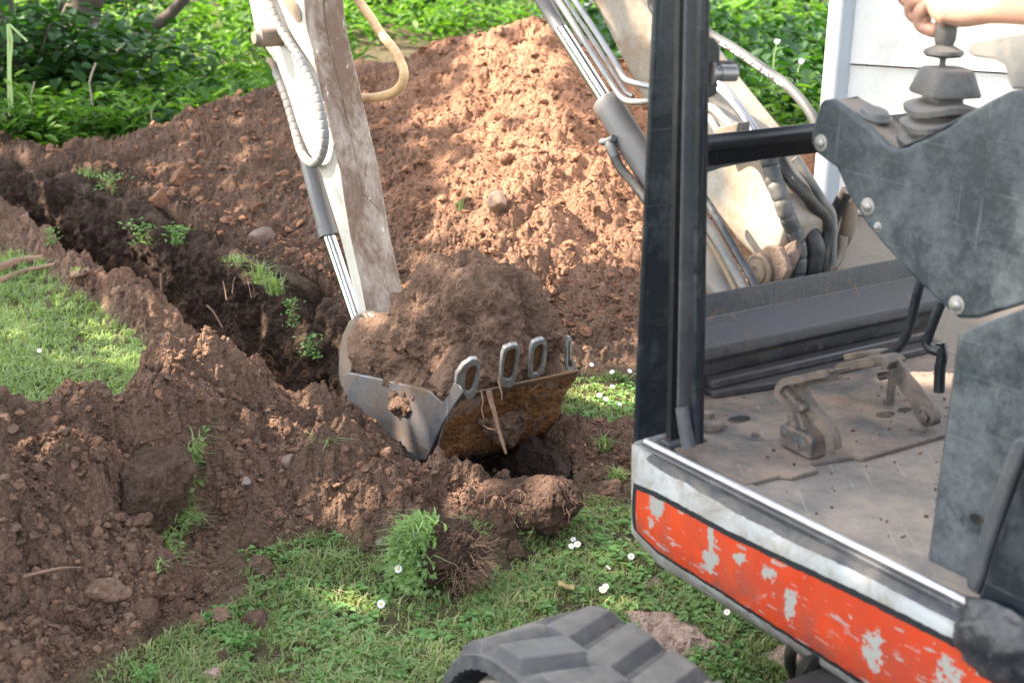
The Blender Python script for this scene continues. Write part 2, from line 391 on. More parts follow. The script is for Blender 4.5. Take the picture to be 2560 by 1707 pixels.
def ground(x, y, detail=True):
    n1 = fbm2(x*1.7, y*1.7, 3, 4); n2 = fbm2(x*6, y*6, 31, 3)
    z = .015*n1+.012*n2+.02*fbm2(x*.3, y*.3, 8, 2)
    # heap behind the trench
    best = np.full(x.shape, -9.0)
    slope_front, slope_back = .47, .75
    for (x0, y0, h0), (x1, y1, h1) in zip(RIDGE[:-1], RIDGE[1:]):
        dx, dy = x1-x0, y1-y0; t = np.clip(((x-x0)*dx+(y-y0)*dy)/(dx*dx+dy*dy), 0, 1)
        ex, ey = x-x0-t*dx, y-y0-t*dy; d = np.hypot(ex, ey); back = (ex*.25+ey) > 0
        hh = h0+(h1-h0)*t
        s = np.where(back, slope_back, np.where(x < -1.0, .40, slope_front))
        # rounded top
        prof = hh-s*(np.sqrt(d*d+.12**2)-.12)
        best = np.maximum(best, prof)
    gully = .10*fbm2(x*1.6+y*.25, y*.55, 77, 3)
    hm = best+gully*sstep(0, .3, best)+.05*n2*sstep(0, .2, best)
    dr0, hw0, a0 = trench_dist(x, y)
    cap = .04+.50*(dr0-hw0-.10); cap = np.where(a0 > 6.2, 9, cap); cap = np.where(dr0 < 0, -1, cap)
    hm = np.where((a0 > .9), np.minimum(hm, cap), hm)
    heap = np.maximum(hm, 0)
    heap = np.where(hm < .12, .12*sstep(-.14, .12, hm)*1.0, hm)
    # berm beside the trench, spoil bank in front
    ib = inpoly(x, y, BERM); db = segdist(x, y, BERM); sb = np.where(ib, db, -db)+.05*n2
    berm = .075*sstep(0, .25, sb)*(1+.6*n1)
    isp = inpoly(x, y, SPOIL); ds = segdist(x, y, SPOIL); ss = np.where(isp, ds, -ds)+.05*n2+.04*n1
    big = .13+.13*sstep(-.45, -1.05, x)*sstep(2.6, 3.4, y)
    spoil = big*sstep(-.02, .38+.42*sstep(-.5, -1.05, x), ss)*(1+.9*n1+.35*n2)
    # hollow between the turf slab and the bank under the bucket
    hx, hy = onz(560, 1380)[:2]; dl = np.hypot((x-hx)/.20, (y-hy)/.34); spoil = spoil*(1-.75*np.exp(-dl*dl))
    # lumps of spoil on both sides of the bucket
    for (u, v, rx, ry, h) in ((900, 1140, .2, .15, .07), (800, 1130, .2, .2, .05), (1280, 1235, .15, .11, .07), (1420, 1130, .22, .18, .11), (1560, 1150, .16, .18, .10), (250, 1170, .36, .30, .10), (380, 1060, .2, .15, .08), (560, 1130, .24, .22, .06)):
        cx_, cy_ = onz(u, v)[:2]; d2 = ((x-cx_)/rx)**2+((y-cy_)/ry)**2
        spoil = spoil+h*np.exp(-d2*d2*.6-d2*.5)*(1+.5*n2)
    bx, by = M(1.35, .52, 0)[:2]; am, rm = loc_ar(x, y)
    nb_ = np.exp(-(((am-1.27)/.50)**2+((rm-.55)/.38)**2)**2); z = z-.05*nb_; spoil = spoil*(1-.93*nb_); berm = berm*(1-.8*nb_)
    lip_ = sstep(.0, .45, -(dr0+hw0)); nr_ = sstep(1.2, 1.6, a0)*(dr0 < 0); spoil = spoil*(1-.7*(1-lip_)*nr_); berm = berm*(1-.6*(1-lip_)*nr_*sstep(3.2, 2.4, a0))
    il = inpoly(x, y, LAWN_LEFT); dl_ = segdist(x, y, LAWN_LEFT); sl_ = np.where(il, dl_, -dl_)+.06*n2; lf = 1-sstep(-.04, .05, sl_); spoil = spoil*lf; berm = berm*lf
    soft = np.maximum(np.maximum(heap, berm), spoil)
    soil = np.clip(soft/.035, 0, 1)
    z = z+soft
    # trench
    dr, hw, a = trench_dist(x, y)
    wob = .045*fbm2(x*3.1, y*3.1, 51, 3)+.02*fbm2(x*11, y*11, 52, 2)
    ins = hw+wob+np.where(dr > 0, .05, 0)-np.abs(dr)
    act = sstep(1.05, 1.25, a)*(1-sstep(7.0, 7.6, a))
    t = sstep(-.012, .055, ins)*act
    floor_z = -.52+.06*n2+.05*n1
    rim = np.exp(-((ins+.08)/.07)**2)*.05*act*(dr > 0)
    z = (z+rim)*(1-t)+floor_z*t
    soil = np.maximum(soil, np.clip(t*3, 0, 1)); soil = np.maximum(soil, sstep(-.16, -.05, ins)*act)
    bare = inpoly(x, y, BARE) & (n2+n1 > -.15)
    soil = np.maximum(soil, bare*.9)
    tin = t
    # clods
    if detail:
        far = sstep(3.5, 9, y)
        amp = soil*(1-.55*tin)*np.where(bare, .25, 1)
        z = z+soil*(hm > .02)*(.045*fbm2(x*7, y*7, 96, 4)+.02*np.abs(fbm2(x*16, y*16, 97, 3)))
        b1 = bump2(x, y, .13, 11); b2 = bump2(x, y, .055, 21); b3 = bump2(x, y, .024, 41); b4 = bump2(x, y, .011, 61)
        isheap = (hm > .02)
        k1 = np.where(isheap, .10+.14*sstep(.0, .5, n1), .42*sstep(-.35, .45, n1)+.06)
        z = z+amp*(b1*.13*k1+b2*.055*np.where(isheap, .36, .66)*(.3+1.2*sstep(-.5, .5, n2))+b3*.024*(.7+.8*sstep(-.2, .5, fbm2(x*8, y*8, 71, 2)))+b4*.011*.8)
        z = z+amp*(.010*fbm2(x*22, y*22, 91, 3)+.005*fbm2(x*70, y*70, 92, 2))
        # pits where crumbs rolled off
        z = z-amp*.03*sstep(.25, .7, fbm2(x*5.3, y*5.3, 66, 3))
        z = z+(1-soil)*.006*fbm2(x*30, y*30, 95, 3)
    return z, soil, tin, hm

def fan(phis, ds):
    P, Dd = np.meshgrid(phis, ds); return Dd*np.sin(P), Dd*np.cos(P)
phis = np.radians(np.concatenate([np.linspace(-38, -21.5, 60)[:-1], np.linspace(-21.5, 22, 860), np.linspace(22, 38, 60)[1:]]))
dep = np.concatenate([np.linspace(48, 36.5, 24)[:-1], np.linspace(36.5, 9.0, 860), np.linspace(9.0, 3.6, 90)[1:]])
ds = 1.75/np.tan(np.radians(dep))
GX, GY = fan(phis, ds)
GZ, GS, GT, GH = ground(GX.ravel(), GY.ravel())
nr, nc = GX.shape
jx_ = GS*(.010*fbm2(GX.ravel()*24, GY.ravel()*24, 881, 3)+.006*fbm2(GX.ravel()*70, GY.ravel()*70, 883, 2)); jy_ = GS*(.010*fbm2(GX.ravel()*24, GY.ravel()*24, 885, 3)+.006*fbm2(GX.ravel()*70, GY.ravel()*70, 887, 2))
V = np.stack([GX.ravel()+jx_, GY.ravel()+jy_, GZ], 1)
# earth colour: dark topsoil near the trench, red subsoil on the heap, shade painted on its left
xx, yy = GX.ravel(), GY.ravel()
c1 = fbm2(xx*2.2, yy*2.2, 201, 4); c2 = fbm2(xx*9, yy*9, 211, 4)
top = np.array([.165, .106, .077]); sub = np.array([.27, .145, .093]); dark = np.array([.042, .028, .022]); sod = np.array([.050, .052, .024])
redf = np.clip(sstep(.05, .5, GH)*.85*sstep(-1.3, -.15, xx+.5*c1)+.12+.25*c1, 0, 1)  # red also fades leftwards, part of the shade painted on the heap
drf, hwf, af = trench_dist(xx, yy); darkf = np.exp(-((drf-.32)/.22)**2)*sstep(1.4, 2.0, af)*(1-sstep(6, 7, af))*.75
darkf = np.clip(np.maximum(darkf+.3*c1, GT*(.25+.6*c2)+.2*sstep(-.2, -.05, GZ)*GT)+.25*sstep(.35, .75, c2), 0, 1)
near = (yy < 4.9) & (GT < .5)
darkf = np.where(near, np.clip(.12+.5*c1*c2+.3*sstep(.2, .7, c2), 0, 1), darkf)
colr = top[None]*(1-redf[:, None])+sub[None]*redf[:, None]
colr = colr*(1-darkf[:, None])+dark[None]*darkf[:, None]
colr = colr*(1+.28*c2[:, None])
colr = colr*(1-.30*(sstep(.0, .2, GH)*sstep(-.2, -1.2, xx+.4*c1)))[:, None]  # darkens the left of the heap: shade put into the earth colour
pink = np.array([.52, .37, .30]); bz = inpoly(xx, yy, BARE)[:, None]
colr = np.where(bz, pink[None]*(1+.25*c2[:, None]), colr)
gcol = (sod[None]*.7+np.array([.060, .042, .028])[None])*(1+.5*c2[:, None])
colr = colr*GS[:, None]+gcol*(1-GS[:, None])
def soil_mat(name, const=None):
    q = NM(name); at = q.n('ShaderNodeAttribute', attribute_name='tint') if const is None else q.n('ShaderNodeRGB'); v = q.obj()
    if const is not None: at.outputs[0].default_value = (*const, 1)
    n1 = q.noise(v, 60, 6, .7); n2 = q.noise(v, 260, 4, .7)
    c = q.mix(1.0, at.outputs[0], q.mix(q.mapr(n1, .3, .7), (.72, .70, .68), (1.25, 1.25, 1.25)), 'MULTIPLY')
    c = q.mix(q.mapr(n2, .70, .76), c, (.34, .25, .19))
    h = q.math('ADD', q.math('ADD', n1, q.math('MULTIPLY', n2, .4)), q.math('MULTIPLY', q.noise(v, 26, 4, .7), 1.6))
    for sc_, am_ in ((150, .9), (62, 1.3)):
        vo = q.n('ShaderNodeTexVoronoi'); vo.inputs['Scale'].default_value = sc_; vo.inputs['Randomness'].default_value = 1.0
        wv = q.n('ShaderNodeVectorMath', operation='ADD'); q.l(v, wv.inputs[0]); nn = q.n('ShaderNodeTexNoise'); nn.inputs['Scale'].default_value = sc_*.5; q.l(v, nn.inputs['Vector'])
        sm = q.n('ShaderNodeVectorMath', operation='SCALE'); q.l(nn.outputs['Color'], sm.inputs[0]); sm.inputs['Scale'].default_value = .9/sc_; q.l(sm.outputs[0], wv.inputs[1]); q.l(wv.outputs[0], vo.inputs['Vector'])
        h = q.math('SUBTRACT', h, q.math('MULTIPLY', q.math('MULTIPLY', vo.outputs['Distance'], am_), q.mapr(q.noise(v, 9, 3), .35, .65, .3, 1.0)))
    q.principled(c, .92, 0, h, 1.0, .011, .12); return q.m
MAT['soil'] = soil_mat('soil'); MAT['soil_pack'] = soil_mat('soil_pack', (.15, .08, .045))
idx = np.arange(nr*nc).reshape(nr, nc)
F = np.stack([idx[:-1, :-1], idx[:-1, 1:], idx[1:, 1:], idx[1:, :-1]], -1).reshape(-1, 4)
fc = V[F].mean(1); fh = GH[F].mean(1); fs = GS[F].mean(1); ft = GT[F].mean(1)
fins = (lambda t: t[1]-np.abs(t[0]))(trench_dist(fc[:, 0], fc[:, 1])); fa = trench_dist(fc[:, 0], fc[:, 1])[2]
is_tr = (fins > -.10) & (fa > 1.1) & (fa < 7.3)
is_heap = (fh > -.02) & ~is_tr
isp = (inpoly(fc[:, 0], fc[:, 1], SPOIL)) & ~is_tr & ~is_heap
ibm = inpoly(fc[:, 0], fc[:, 1], BERM) & ~is_tr & ~is_heap & ~isp
rest = ~(is_tr | is_heap | isp | ibm)
def sub(name, mask, **kw):
    f = F[mask]; u, inv = np.unique(f, return_inverse=True)
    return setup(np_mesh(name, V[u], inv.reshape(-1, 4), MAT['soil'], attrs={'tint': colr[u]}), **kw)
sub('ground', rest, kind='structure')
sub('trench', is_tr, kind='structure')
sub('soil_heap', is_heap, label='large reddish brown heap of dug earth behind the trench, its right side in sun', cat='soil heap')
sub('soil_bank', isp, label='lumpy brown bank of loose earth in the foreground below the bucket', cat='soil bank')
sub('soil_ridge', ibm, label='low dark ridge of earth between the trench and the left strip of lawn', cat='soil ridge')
# the far side wall of the trench, finely modelled: torn lip, undercut, crumbling face
na, ns_ = 760, 92
aw = 1.12+(7.15-1.12)*(np.linspace(0, 1, na)**1.25)
A_, S_ = np.meshgrid(aw, np.linspace(0, 1, ns_))
rcw = np.interp(A_, [p[0] for p in TRENCH], [p[1] for p in TRENCH]); hww = np.interp(A_, [1.0, 1.2, 1.7, 2.2, 4, 5.5, 7], [.02, .13, .22, .25, .24, .20, .12])
wobw = .03*fbm2(A_*4, A_*0, 350, 3)+.02*fbm2(A_*15, A_*0, 351, 3)
lip = np.clip(S_/.12, 0, 1); dn = np.clip((S_-.12)/.88, 0, 1)
Rw = rcw+hww+wobw+.05*(1-lip)-.02-.05*np.sin(dn*3.14)*-1-.10*dn
Xw = O[0]+FW[0]*A_+RT[0]*Rw; Yw = O[1]+FW[1]*A_+RT[1]*Rw
Xl = O[0]+FW[0]*A_+RT[0]*(rcw+hww+.07); Yl = O[1]+FW[1]*A_+RT[1]*(rcw+hww+.07)
Zl = ground(Xl.ravel(), Yl.ravel(), False)[0].reshape(Xl.shape)+.006
Zw = Zl*(1-dn)-.54*dn
x_, y_, z_ = Xw.ravel(), Yw.ravel(), Zw.ravel()
amt = sstep(0, .2, S_).ravel()
dsp = .055*fbm3(x_*6, y_*6, z_*6, 361, 4)+.03*np.abs(fbm3(x_*13, y_*13, z_*9, 362, 3))+.020*bump3(x_, y_, z_, .05, 363)+.012*bump3(x_, y_, z_, .022, 364)+.006*fbm3(x_*60, y_*60, z_*60, 365, 2)
Vw = np.stack([x_-RT[0]*dsp*(.75+.25*amt), y_-RT[1]*dsp*(.75+.25*amt), z_+dsp*(1-amt)*.8], 1)
cw1 = fbm3(x_*4, y_*4, z_*10, 371, 4); cw2 = fbm3(x_*16, y_*16, z_*16, 372, 3)
mixr = np.clip(sstep(-.15, -.42, z_+.08*cw1)*.65, 0, 1)[:, None]
cw = np.array([.060, .040, .031])[None]*(1-mixr)+np.array([.15, .082, .054])[None]*mixr
cw = cw*(1+.55*cw2[:, None]+.35*cw1[:, None])
iw = np.arange(na*ns_).reshape(ns_, na); fw_ = np.stack([iw[:-1, :-1], iw[:-1, 1:], iw[1:, 1:], iw[1:, :-1]], -1).reshape(-1, 4)
np_mesh('trench', Vw, fw_, MAT['soil'], attrs={'tint': np.clip(cw, .01, 1)})['kind'] = 'structure'
# the rest of the garden ground, out to the horizon and round the camera
def coarse(phs, dd):
    X, Y = fan(np.radians(phs), dd); z = ground(X.ravel(), Y.ravel(), False)
    i = np.arange(X.size).reshape(X.shape); f = np.stack([i[:-1, :-1], i[:-1, 1:], i[1:, 1:], i[1:, :-1]], -1).reshape(-1, 4)
    return np.stack([X.ravel(), Y.ravel(), z[0]-.004], 1), f
v1, f1 = coarse(np.linspace(38, 322, 120), np.concatenate([[.01], np.linspace(.4, 28, 60), [45, 90, 200]]))
v2, f2 = coarse(np.linspace(-38, 38, 60), np.array([ds[-1]-.05, 32, 45, 90, 200])); v3, f3 = coarse(np.linspace(-38, 38, 40), np.linspace(.01, ds[0]+.03, 8))
vv = np.vstack([v1, v2, v3]); ff = np.vstack([f1, f2+len(v1), f3+len(v1)+len(v2)])
np_mesh('ground', vv, ff, MAT['soil'], attrs={'tint': np.tile(np.array([.045, .06, .02]), (len(vv), 1))})['kind'] = 'structure'
def gz_at(x, y): return ground(np.atleast_1d(np.asarray(x, float)), np.atleast_1d(np.asarray(y, float)))[0]
def on_ground(u, v, it=7):
    z = 0.0
    for _ in range(it):
        p = onz(u, v, z); z = .5*z+.5*float(gz_at(p[0], p[1])[0])
    return onz(u, v, z)
# vectorised: which pixel a ground point is seen at
def topix(P):
    q = P-CAM; dd = q@D_; return CX+FPX*(q@RC)/dd, CY-FPX*(q@UC)/dd

# ------------------------------------------------------------------ loose lumps
def ico(sub):
    b = bmesh.new(); bmesh.ops.create_icosphere(b, subdivisions=sub, radius=1); v = np.array([p.co[:] for p in b.verts]); f = np.array([[q.index for q in t.verts] for t in b.faces]); b.free(); return v, f
ICO2, ICO3, ICO4 = ico(2), ico(3), ico(4)
def lump(base, s, rough=.35, flat=.75):
    v, f = base; o = s*13.7
    k = 1+rough*fbm3(v[:, 0]*1.1+o, v[:, 1]*1.1, v[:, 2]*1.1, s, 3)+rough*.5*bump3(v[:, 0]+o, v[:, 1], v[:, 2], .55, s)
    r = np.random.default_rng(s)
    vv = v*k[:, None]
    for _ in range(9):
        n = r.normal(0, 1, 3); n /= np.linalg.norm(n); h = np.maximum(0, vv@n-r.uniform(.5, .9)); vv = vv-h[:, None]*n[None]
    sc = np.array([1, .7+.5*r.random(), flat*(.7+.5*r.random())])
    return vv*sc
LUMPS = [lump(ICO2, i, .5) for i in range(24)]; ICO1 = ico(1); LUMPS1 = [lump(ICO1, i, .6) for i in range(24)]
def rotz_m(a, b, c):
    ca, sa, cb, sb, cc, sc = np.cos(a), np.sin(a), np.cos(b), np.sin(b), np.cos(c), np.sin(c); z = np.zeros_like(a); o = z+1
    Rz = np.stack([np.stack([ca, -sa, z], -1), np.stack([sa, ca, z], -1), np.stack([z, z, o], -1)], -2)
    Rx = np.stack([np.stack([o, z, z], -1), np.stack([z, cb, -sb], -1), np.stack([z, sb, cb], -1)], -2)
    Ry = np.stack([np.stack([cc, z, sc], -1), np.stack([z, o, z], -1), np.stack([-sc, z, cc], -1)], -2)
    return Rz@Rx@Ry
def scatter_lumps(name, P, S, tint, tiny=False, **kw):
    S = S*1.1
    n = len(P); base_ = ICO1 if tiny else ICO2; f = base_[1]; k = len(base_[0]); LV = np.array(LUMPS1 if tiny else LUMPS)[rng.integers(0, 24, n)]
    R = rotz_m(rng.random(n)*6.28, rng.normal(0, .5, n), rng.normal(0, .5, n))
    Vv = np.einsum('nij,nkj->nki', R, LV)*S[:, None, None]+P[:, None, :]
    Ff = (f[None]+(np.arange(n)*k)[:, None, None]).reshape(-1, 3)
    return setup(np_mesh(name, Vv.reshape(-1, 3), Ff, MAT['soil'], smooth=False, attrs={'tint': np.repeat(tint, k, 0)}), **kw)
def soil_tint(n, red):
    b = np.array([.165, .104, .074])[None]*(1-red)[:, None]+np.array([.28, .145, .088])[None]*red[:, None]
    return b*(.62+.75*rng.random(n))[:, None]
def sample_px(n, u0, u1, v0, v1):
    u = rng.uniform(u0, u1, n); v = rng.uniform(v0, v1, n)
    dirs = D_[None]+RC[None]*((u-CX)/FPX)[:, None]-UC[None]*((v-CY)/FPX)[:, None]
    t = -CAM[2]/dirs[:, 2]; return CAM[None]+dirs*t[:, None]
def crumbs(name, n, box, smin, smax, pw, cond, redv, tiny=False, **kw):
    P = sample_px(n, *box); z, s, t, h = ground(P[:, 0], P[:, 1]); keep = cond(P[:, 0], P[:, 1], z, s, t, h); P = P[keep]; P[:, 2] = z[keep]
    S = smin+(smax-smin)*rng.random(len(P))**pw; P[:, 2] += S*.25
    return scatter_lumps(name, P, S, soil_tint(len(P), np.clip(redv+.25*rng.normal(size=len(P)), 0, 1)), tiny, **kw)
crumbs('soil_crumbs', 20000, (-60, 1800, 1000, 1760), .003, .016, 6, lambda x, y, z, s, t, h: (s > .6) & (h < 0) & (t < .3) & ~inpoly(x, y, BARE), .12, kind='stuff', label='small brown crumbs of earth strewn over the foreground bank', cat='soil crumbs')
crumbs('soil_crumbs', 14000, (-60, 2000, 280, 1000), .005, .026, 6, lambda x, y, z, s, t, h: (s > .6) & (h > 0) & (t < .3), .7, kind='stuff', label='reddish crumbs of earth strewn over the big heap', cat='soil crumbs')
crumbs('soil_crumbs', 3500, (-60, 900, 480, 1060), .003, .014, 6, lambda x, y, z, s, t, h: (s > .6) & (h < 0) & (t < .3), .2, kind='stuff', label='dark crumbs of earth beside the trench', cat='soil crumbs')
crumbs('soil_crumbs', 42000, (-60, 1800, 1000, 1760), .0018, .0055, 2, lambda x, y, z, s, t, h: (s > .5) & (h < 0) & (t < .3) & ~inpoly(x, y, BARE), .10, True, kind='stuff', label='fine crumbs of earth covering the foreground bank', cat='soil crumbs')
crumbs('soil_crumbs', 34000, (-60, 2000, 280, 1000), .003, .008, 2, lambda x, y, z, s, t, h: (s > .6) & (h > 0) & (t < .3), .6, True, kind='stuff', label='fine reddish crumbs of earth covering the heap', cat='soil crumbs')
crumbs('soil_crumbs', 14000, (-60, 900, 480, 1060), .0025, .007, 2, lambda x, y, z, s, t, h: (s > .6) & (h < 0) & (t < .3), .12, True, kind='stuff', label='fine dark crumbs of earth along the trench ridge', cat='soil crumbs')
# bigger clods, each a thing of its own: (u, v, radius in px, seed, red, word)
CLODS = [(640, 1567, 40, 1, .05, 'round dark clod like a ball at the edge of the foreground grass'),
 (330, 1300, 52, 2, .1, 'broad smooth clod low on the turf slab in the foreground bank'),
 (360, 1545, 44, 3, .1, 'angular brown clod near the bottom left of the foreground bank'),
 (265, 1490, 50, 4, .05, 'wide flat brown clod left of the angular clod'),
 (395, 1492, 24, 5, .3, 'small rounded grey brown clod above the angular clod'),
 (650, 1420, 38, 6, .0, 'dark shaggy clod at the lower edge of the hollow'),
 (640, 1355, 46, 7, .1, 'crumbly clod standing in the hollow behind the dark shaggy one'),
 (150, 1610, 30, 8, .1, 'oval clod at the bottom left corner of the picture'),
 (60, 1640, 34, 9, .1, 'dark clod in the bottom left corner of the picture'),
 (210, 1560, 26, 10, .1, 'lumpy clod between the wide flat clod and the bottom left corner'),
 (490, 1560, 24, 11, .2, 'knobbly clod right of the angular clod'),
 (545, 1545, 28, 12, .1, 'cracked clod left of the round ball clod'),
 (110, 1185, 30, 13, .1, 'smooth clod high on the left of the foreground bank'),
 (80, 1400, 26, 14, .15, 'pale brown clod at the left border, half way down the bank'),
 (920, 1360, 24, 15, .05, 'upright dark clod left of the falling turf'),
 (890, 1220, 26, 16, .1, 'rounded clod in the bank under the bucket side'),
 (1290, 1385, 30, 17, .1, 'soft brown clod on the grass right of the falling turf'),
 (560, 1650, 26, 18, .1, 'rough clod at the bottom edge of the bank beside the grass'),
 (130, 1330, 24, 19, .15, 'stubby clod left of the turf slab'),
 (455, 445, 32, 20, .8, 'red round clod on the left foot of the big heap'),
 (400, 500, 26, 21, .8, 'red brown clod lying below the red round one on the heap foot'),
 (270, 350, 24, 22, .9, 'red clod at the far left tip of the heap beside the weeds'),
 (195, 368, 22, 23, .9, 'lone red clod in the weeds left of the heap'),
 (280, 400, 22, 24, .3, 'dark brown clod on the far left tip of the heap'),
 (1195, 235, 38, 25, .8, 'dark red clod high on the sunlit side of the heap'),
 (1400, 275, 20, 26, .7, 'pale clod on the upper right flank of the heap'),
 (640, 520, 22, 27, .8, 'small red clod left of the bucket cylinder'),
 (1265, 400, 26, 28, .7, 'brown clod in shadow in the middle of the heap'),
 (300, 730, 22, 29, .1, 'dark clod on the near lip of the trench'),
 (55, 1010, 20, 30, .1, 'dark clod lying on the left strip of lawn'),
 (430, 1700, 22, 31, .15, 'small clod at the bottom border, left of the pink stone'),
 (1520, 1230, 32, 34, .05, 'dark clod beside the white corner of the excavator')]
MAT_CACHE = {}
for (u, v, rp, s, red, lab) in CLODS:
    p = on_ground(u, v); d = (p-CAM)@D_; R = rp/FPX*d
    b = ICO4 if rp > 30 else ICO3; vv_ = lump(b, s+50, .30, .85)*R
    n_ = vv_/np.linalg.norm(vv_, axis=1)[:, None]
    dd_ = bump3(vv_[:, 0]+s, vv_[:, 1], vv_[:, 2], .016, s); vv_ = vv_+n_*dd_[:, None]*.007
    tint = soil_tint(1, np.array([red])).repeat(len(vv_), 0)*(.85+.3*dd_[:, None])
    o = np_mesh('soil_clod', vv_, b[1], MAT['soil'], attrs={'tint': tint}); o.location = (p[0], p[1], p[2]+R*.15); setup(o, lab, 'clod', 'loose clods of earth')
# stones
def stone_mat(name, col):
    q = NM(name); v = q.obj(); n = q.noise(v, 30, 6, .6)
    c = q.mix(q.mapr(n, .35, .65), tuple(x*.42 for x in col), tuple(x*.75 for x in col)); q.principled(c, .7, 0, n, .4, .003); return q.m
STONES = [(615, 1207, 17, 1, (.34, .27, .22), 'pale wedge shaped stone on the brown bank'), (530, 1690, 26, 2, (.42, .28, .22), 'pink stone at the bottom edge of the grass'),
 (720, 1160, 24, 3, (.30, .20, .15), 'brown oblong stone in the bank left of the bucket'), (948, 1356, 14, 4, (.26, .18, .14), 'round brown pebble left of the falling turf'),
 (1248, 515, 30, 5, (.42, .27, .18), 'large buff boulder on the sunlit face of the heap'), (12, 290, 30, 6, (.6, .63, .66), 'white stone at the left border among the weeds'),
 (112, 308, 22, 7, (.55, .56, .58), 'white stone with a grey side among the weeds'), (655, 605, 32, 8, (.17, .105, .08), 'flat greyish stone slab on the foot of the heap'),
 (1070, 1552, 11, 9, (.20, .12, .09), 'small brown pebble lying on the foreground grass'), (580, 1110, 10, 10, (.32, .22, .17), 'small tan pebble above the pale wedge stone'),
 (1065, 372, 14, 11, (.33, .22, .16), 'tan pebble left of the sunlit patch of the heap'), (790, 1360, 13, 12, (.22, .16, .13), 'small dark pebble right of the shaggy clod')]
for (u, v, rp, s, c, lab) in STONES:
    p = on_ground(u, v); d = (p-CAM)@D_; R = rp/FPX*d
    vv_ = lump(ICO3, s+300, .22, .8)*R
    o = np_mesh('stone', vv_, ICO3[1], stone_mat('stone', c)); o.location = (p[0], p[1], p[2]+R*.3); setup(o, lab, 'stone', 'stones lying in the earth')

# ------------------------------------------------------------------ the excavator
def Z7(x, y): return 1500+.4509*x, 1000+.4509*y
def Z3(x, y): return 1600+.4082*x, 800+.4082*y
def Z5(x, y): return 1560+.4254*x, 400+.4254*y
def Z6(x, y): return 780+.3826*x, 600+.3826*y
def ZA(x, y): return 1960+.2551*x, y*.2551
def ZB(x, y): return 1300+.3401*x, y*.3401
def ZC(x, y): return 600+.3827*x, y*.3827
ex = thing('excavator', M(-.6, .5, 0), 'white and orange mini excavator with black cab frame and rubber track, digging the trench', 'excavator')

# side shell: white with an orange stripe
def shell_mat():
    q = NM('shell_paint'); v = q.obj(); aq = q.n('ShaderNodeAttribute', attribute_name='band').outputs['Fac']; al = q.n('ShaderNodeAttribute', attribute_name='along').outputs['Fac']
    nf = q.noise(v, 42, 6, .7); nb = q.noise(v, 5, 4, .6); nc = q.noise(v, 11, 7, .7, .5); sv = q.scaled(v, (20, 20, 90), (.9, .3, .2)); ns = q.noise(sv, 1.0, 2, .5)
    white = q.mix(q.mapr(nb, .35, .7), (.26, .275, .275), (.34, .355, .35)); white = q.mix(q.mapr(nc, .44, .66), white, (.19, .17, .14))
    orange = q.mix(q.mapr(nb, .3, .7), (.35, .034, .011), (.44, .052, .015)); 
    jit = q.math('MULTIPLY', q.math('SUBTRACT', nf, .5), .10)
    b = q.math('ADD', aq, jit)
    inb = lambda lo, hi: q.math('MULTIPLY', q.math('GREATER_THAN', b, lo), q.math('LESS_THAN', b, hi))
    fr = q.math('LESS_THAN', al, .028); fr2 = q.math('LESS_THAN', al, .040)
    # dirt greys the lower part of the stripe
    orange = q.mix(q.math('MULTIPLY', q.mapr(nc, .42, .62), q.mapr(aq, .25, .95, .18, .7)), orange, (.11, .055, .045))
    chipm = q.math('MAXIMUM', q.math('MULTIPLY', q.mapr(q.noise(v, 7, 8, .72, 1.8), .585, .595), q.mapr(q.noise(v, 3.2, 2), .45, .55)), q.math('MULTIPLY', q.mapr(q.noise(v, 48, 3, .6), .70, .71), 1.0))
    sc = q.mapr(ns, .64, .67)
    for ca_, cb_, ra_, rb_ in ((-.035, .16, .03, .30), (-.02, .6, .012, .2), (-.20, .18, .012, .35), (-.205, .62, .03, .22), (-.285, .28, .02, .14), (-.36, .30, .03, .14), (-.42, .55, .016, .3), (-.62, .55, .03, .3), (-.78, .4, .03, .25)):
        dx_ = q.math('DIVIDE', q.math('SUBTRACT', al, ca_), ra_); dy_ = q.math('DIVIDE', q.math('SUBTRACT', aq, cb_), rb_)
        dd_ = q.math('ADD', q.math('MULTIPLY', dx_, dx_), q.math('MULTIPLY', dy_, dy_)); dd_ = q.math('ADD', dd_, q.math('MULTIPLY', q.math('SUBTRACT', q.noise(v, 45, 5, .75), .5), 5.0))
        chipm = q.math('MAXIMUM', chipm, q.mapr(dd_, .55, .48))
    orange = q.mix(q.math('MAXIMUM', chipm, q.math('MULTIPLY', sc, .7)), orange, (.25, .25, .23))
    black = q.mix(q.mapr(nf, .66, .68), (.016, .018, .02), (.27, .27, .25))
    c = q.mix(q.math('MULTIPLY', inb(-.13, 1.06), fr2), white, black)
    c = q.mix(q.math('MULTIPLY', inb(0, 1.0), fr), c, orange)
    # bare worn band on the shoulder with a ragged edge
    jb = q.math('ADD', aq, q.math('MULTIPLY', q.math('SUBTRACT', q.noise(v, 16, 6, .75), .5), .36))
    bare = q.mix(q.mapr(nc, .4, .65), (.05, .054, .062), (.13, .115, .10))
    c = q.mix(q.math('MULTIPLY', q.math('LESS_THAN', jb, -.78), q.math('LESS_THAN', al, .02)), c, bare)
    # scuffed strip of the lower white edge
    c = q.mix(q.math('MULTIPLY', q.math('GREATER_THAN', b, 1.06), q.mapr(q.noise(v, 24, 6, .75), .46, .54, 0, .8)), c, (.20, .18, .16))
    q.principled(c, q.mapr(nc, .3, .7, .5, .75), 0, q.math('ADD', nf, chipm), .2, .002, .12); return q.m
MAT['shell'] = shell_mat()
XS = [185, 330, 700, 1000, 1500, 2080, 2500]
R0 = [238, 300, 500, 645, 900, 1195, 1412]; R1 = [262, 372, 580, 745, 985, 1290, 1505]
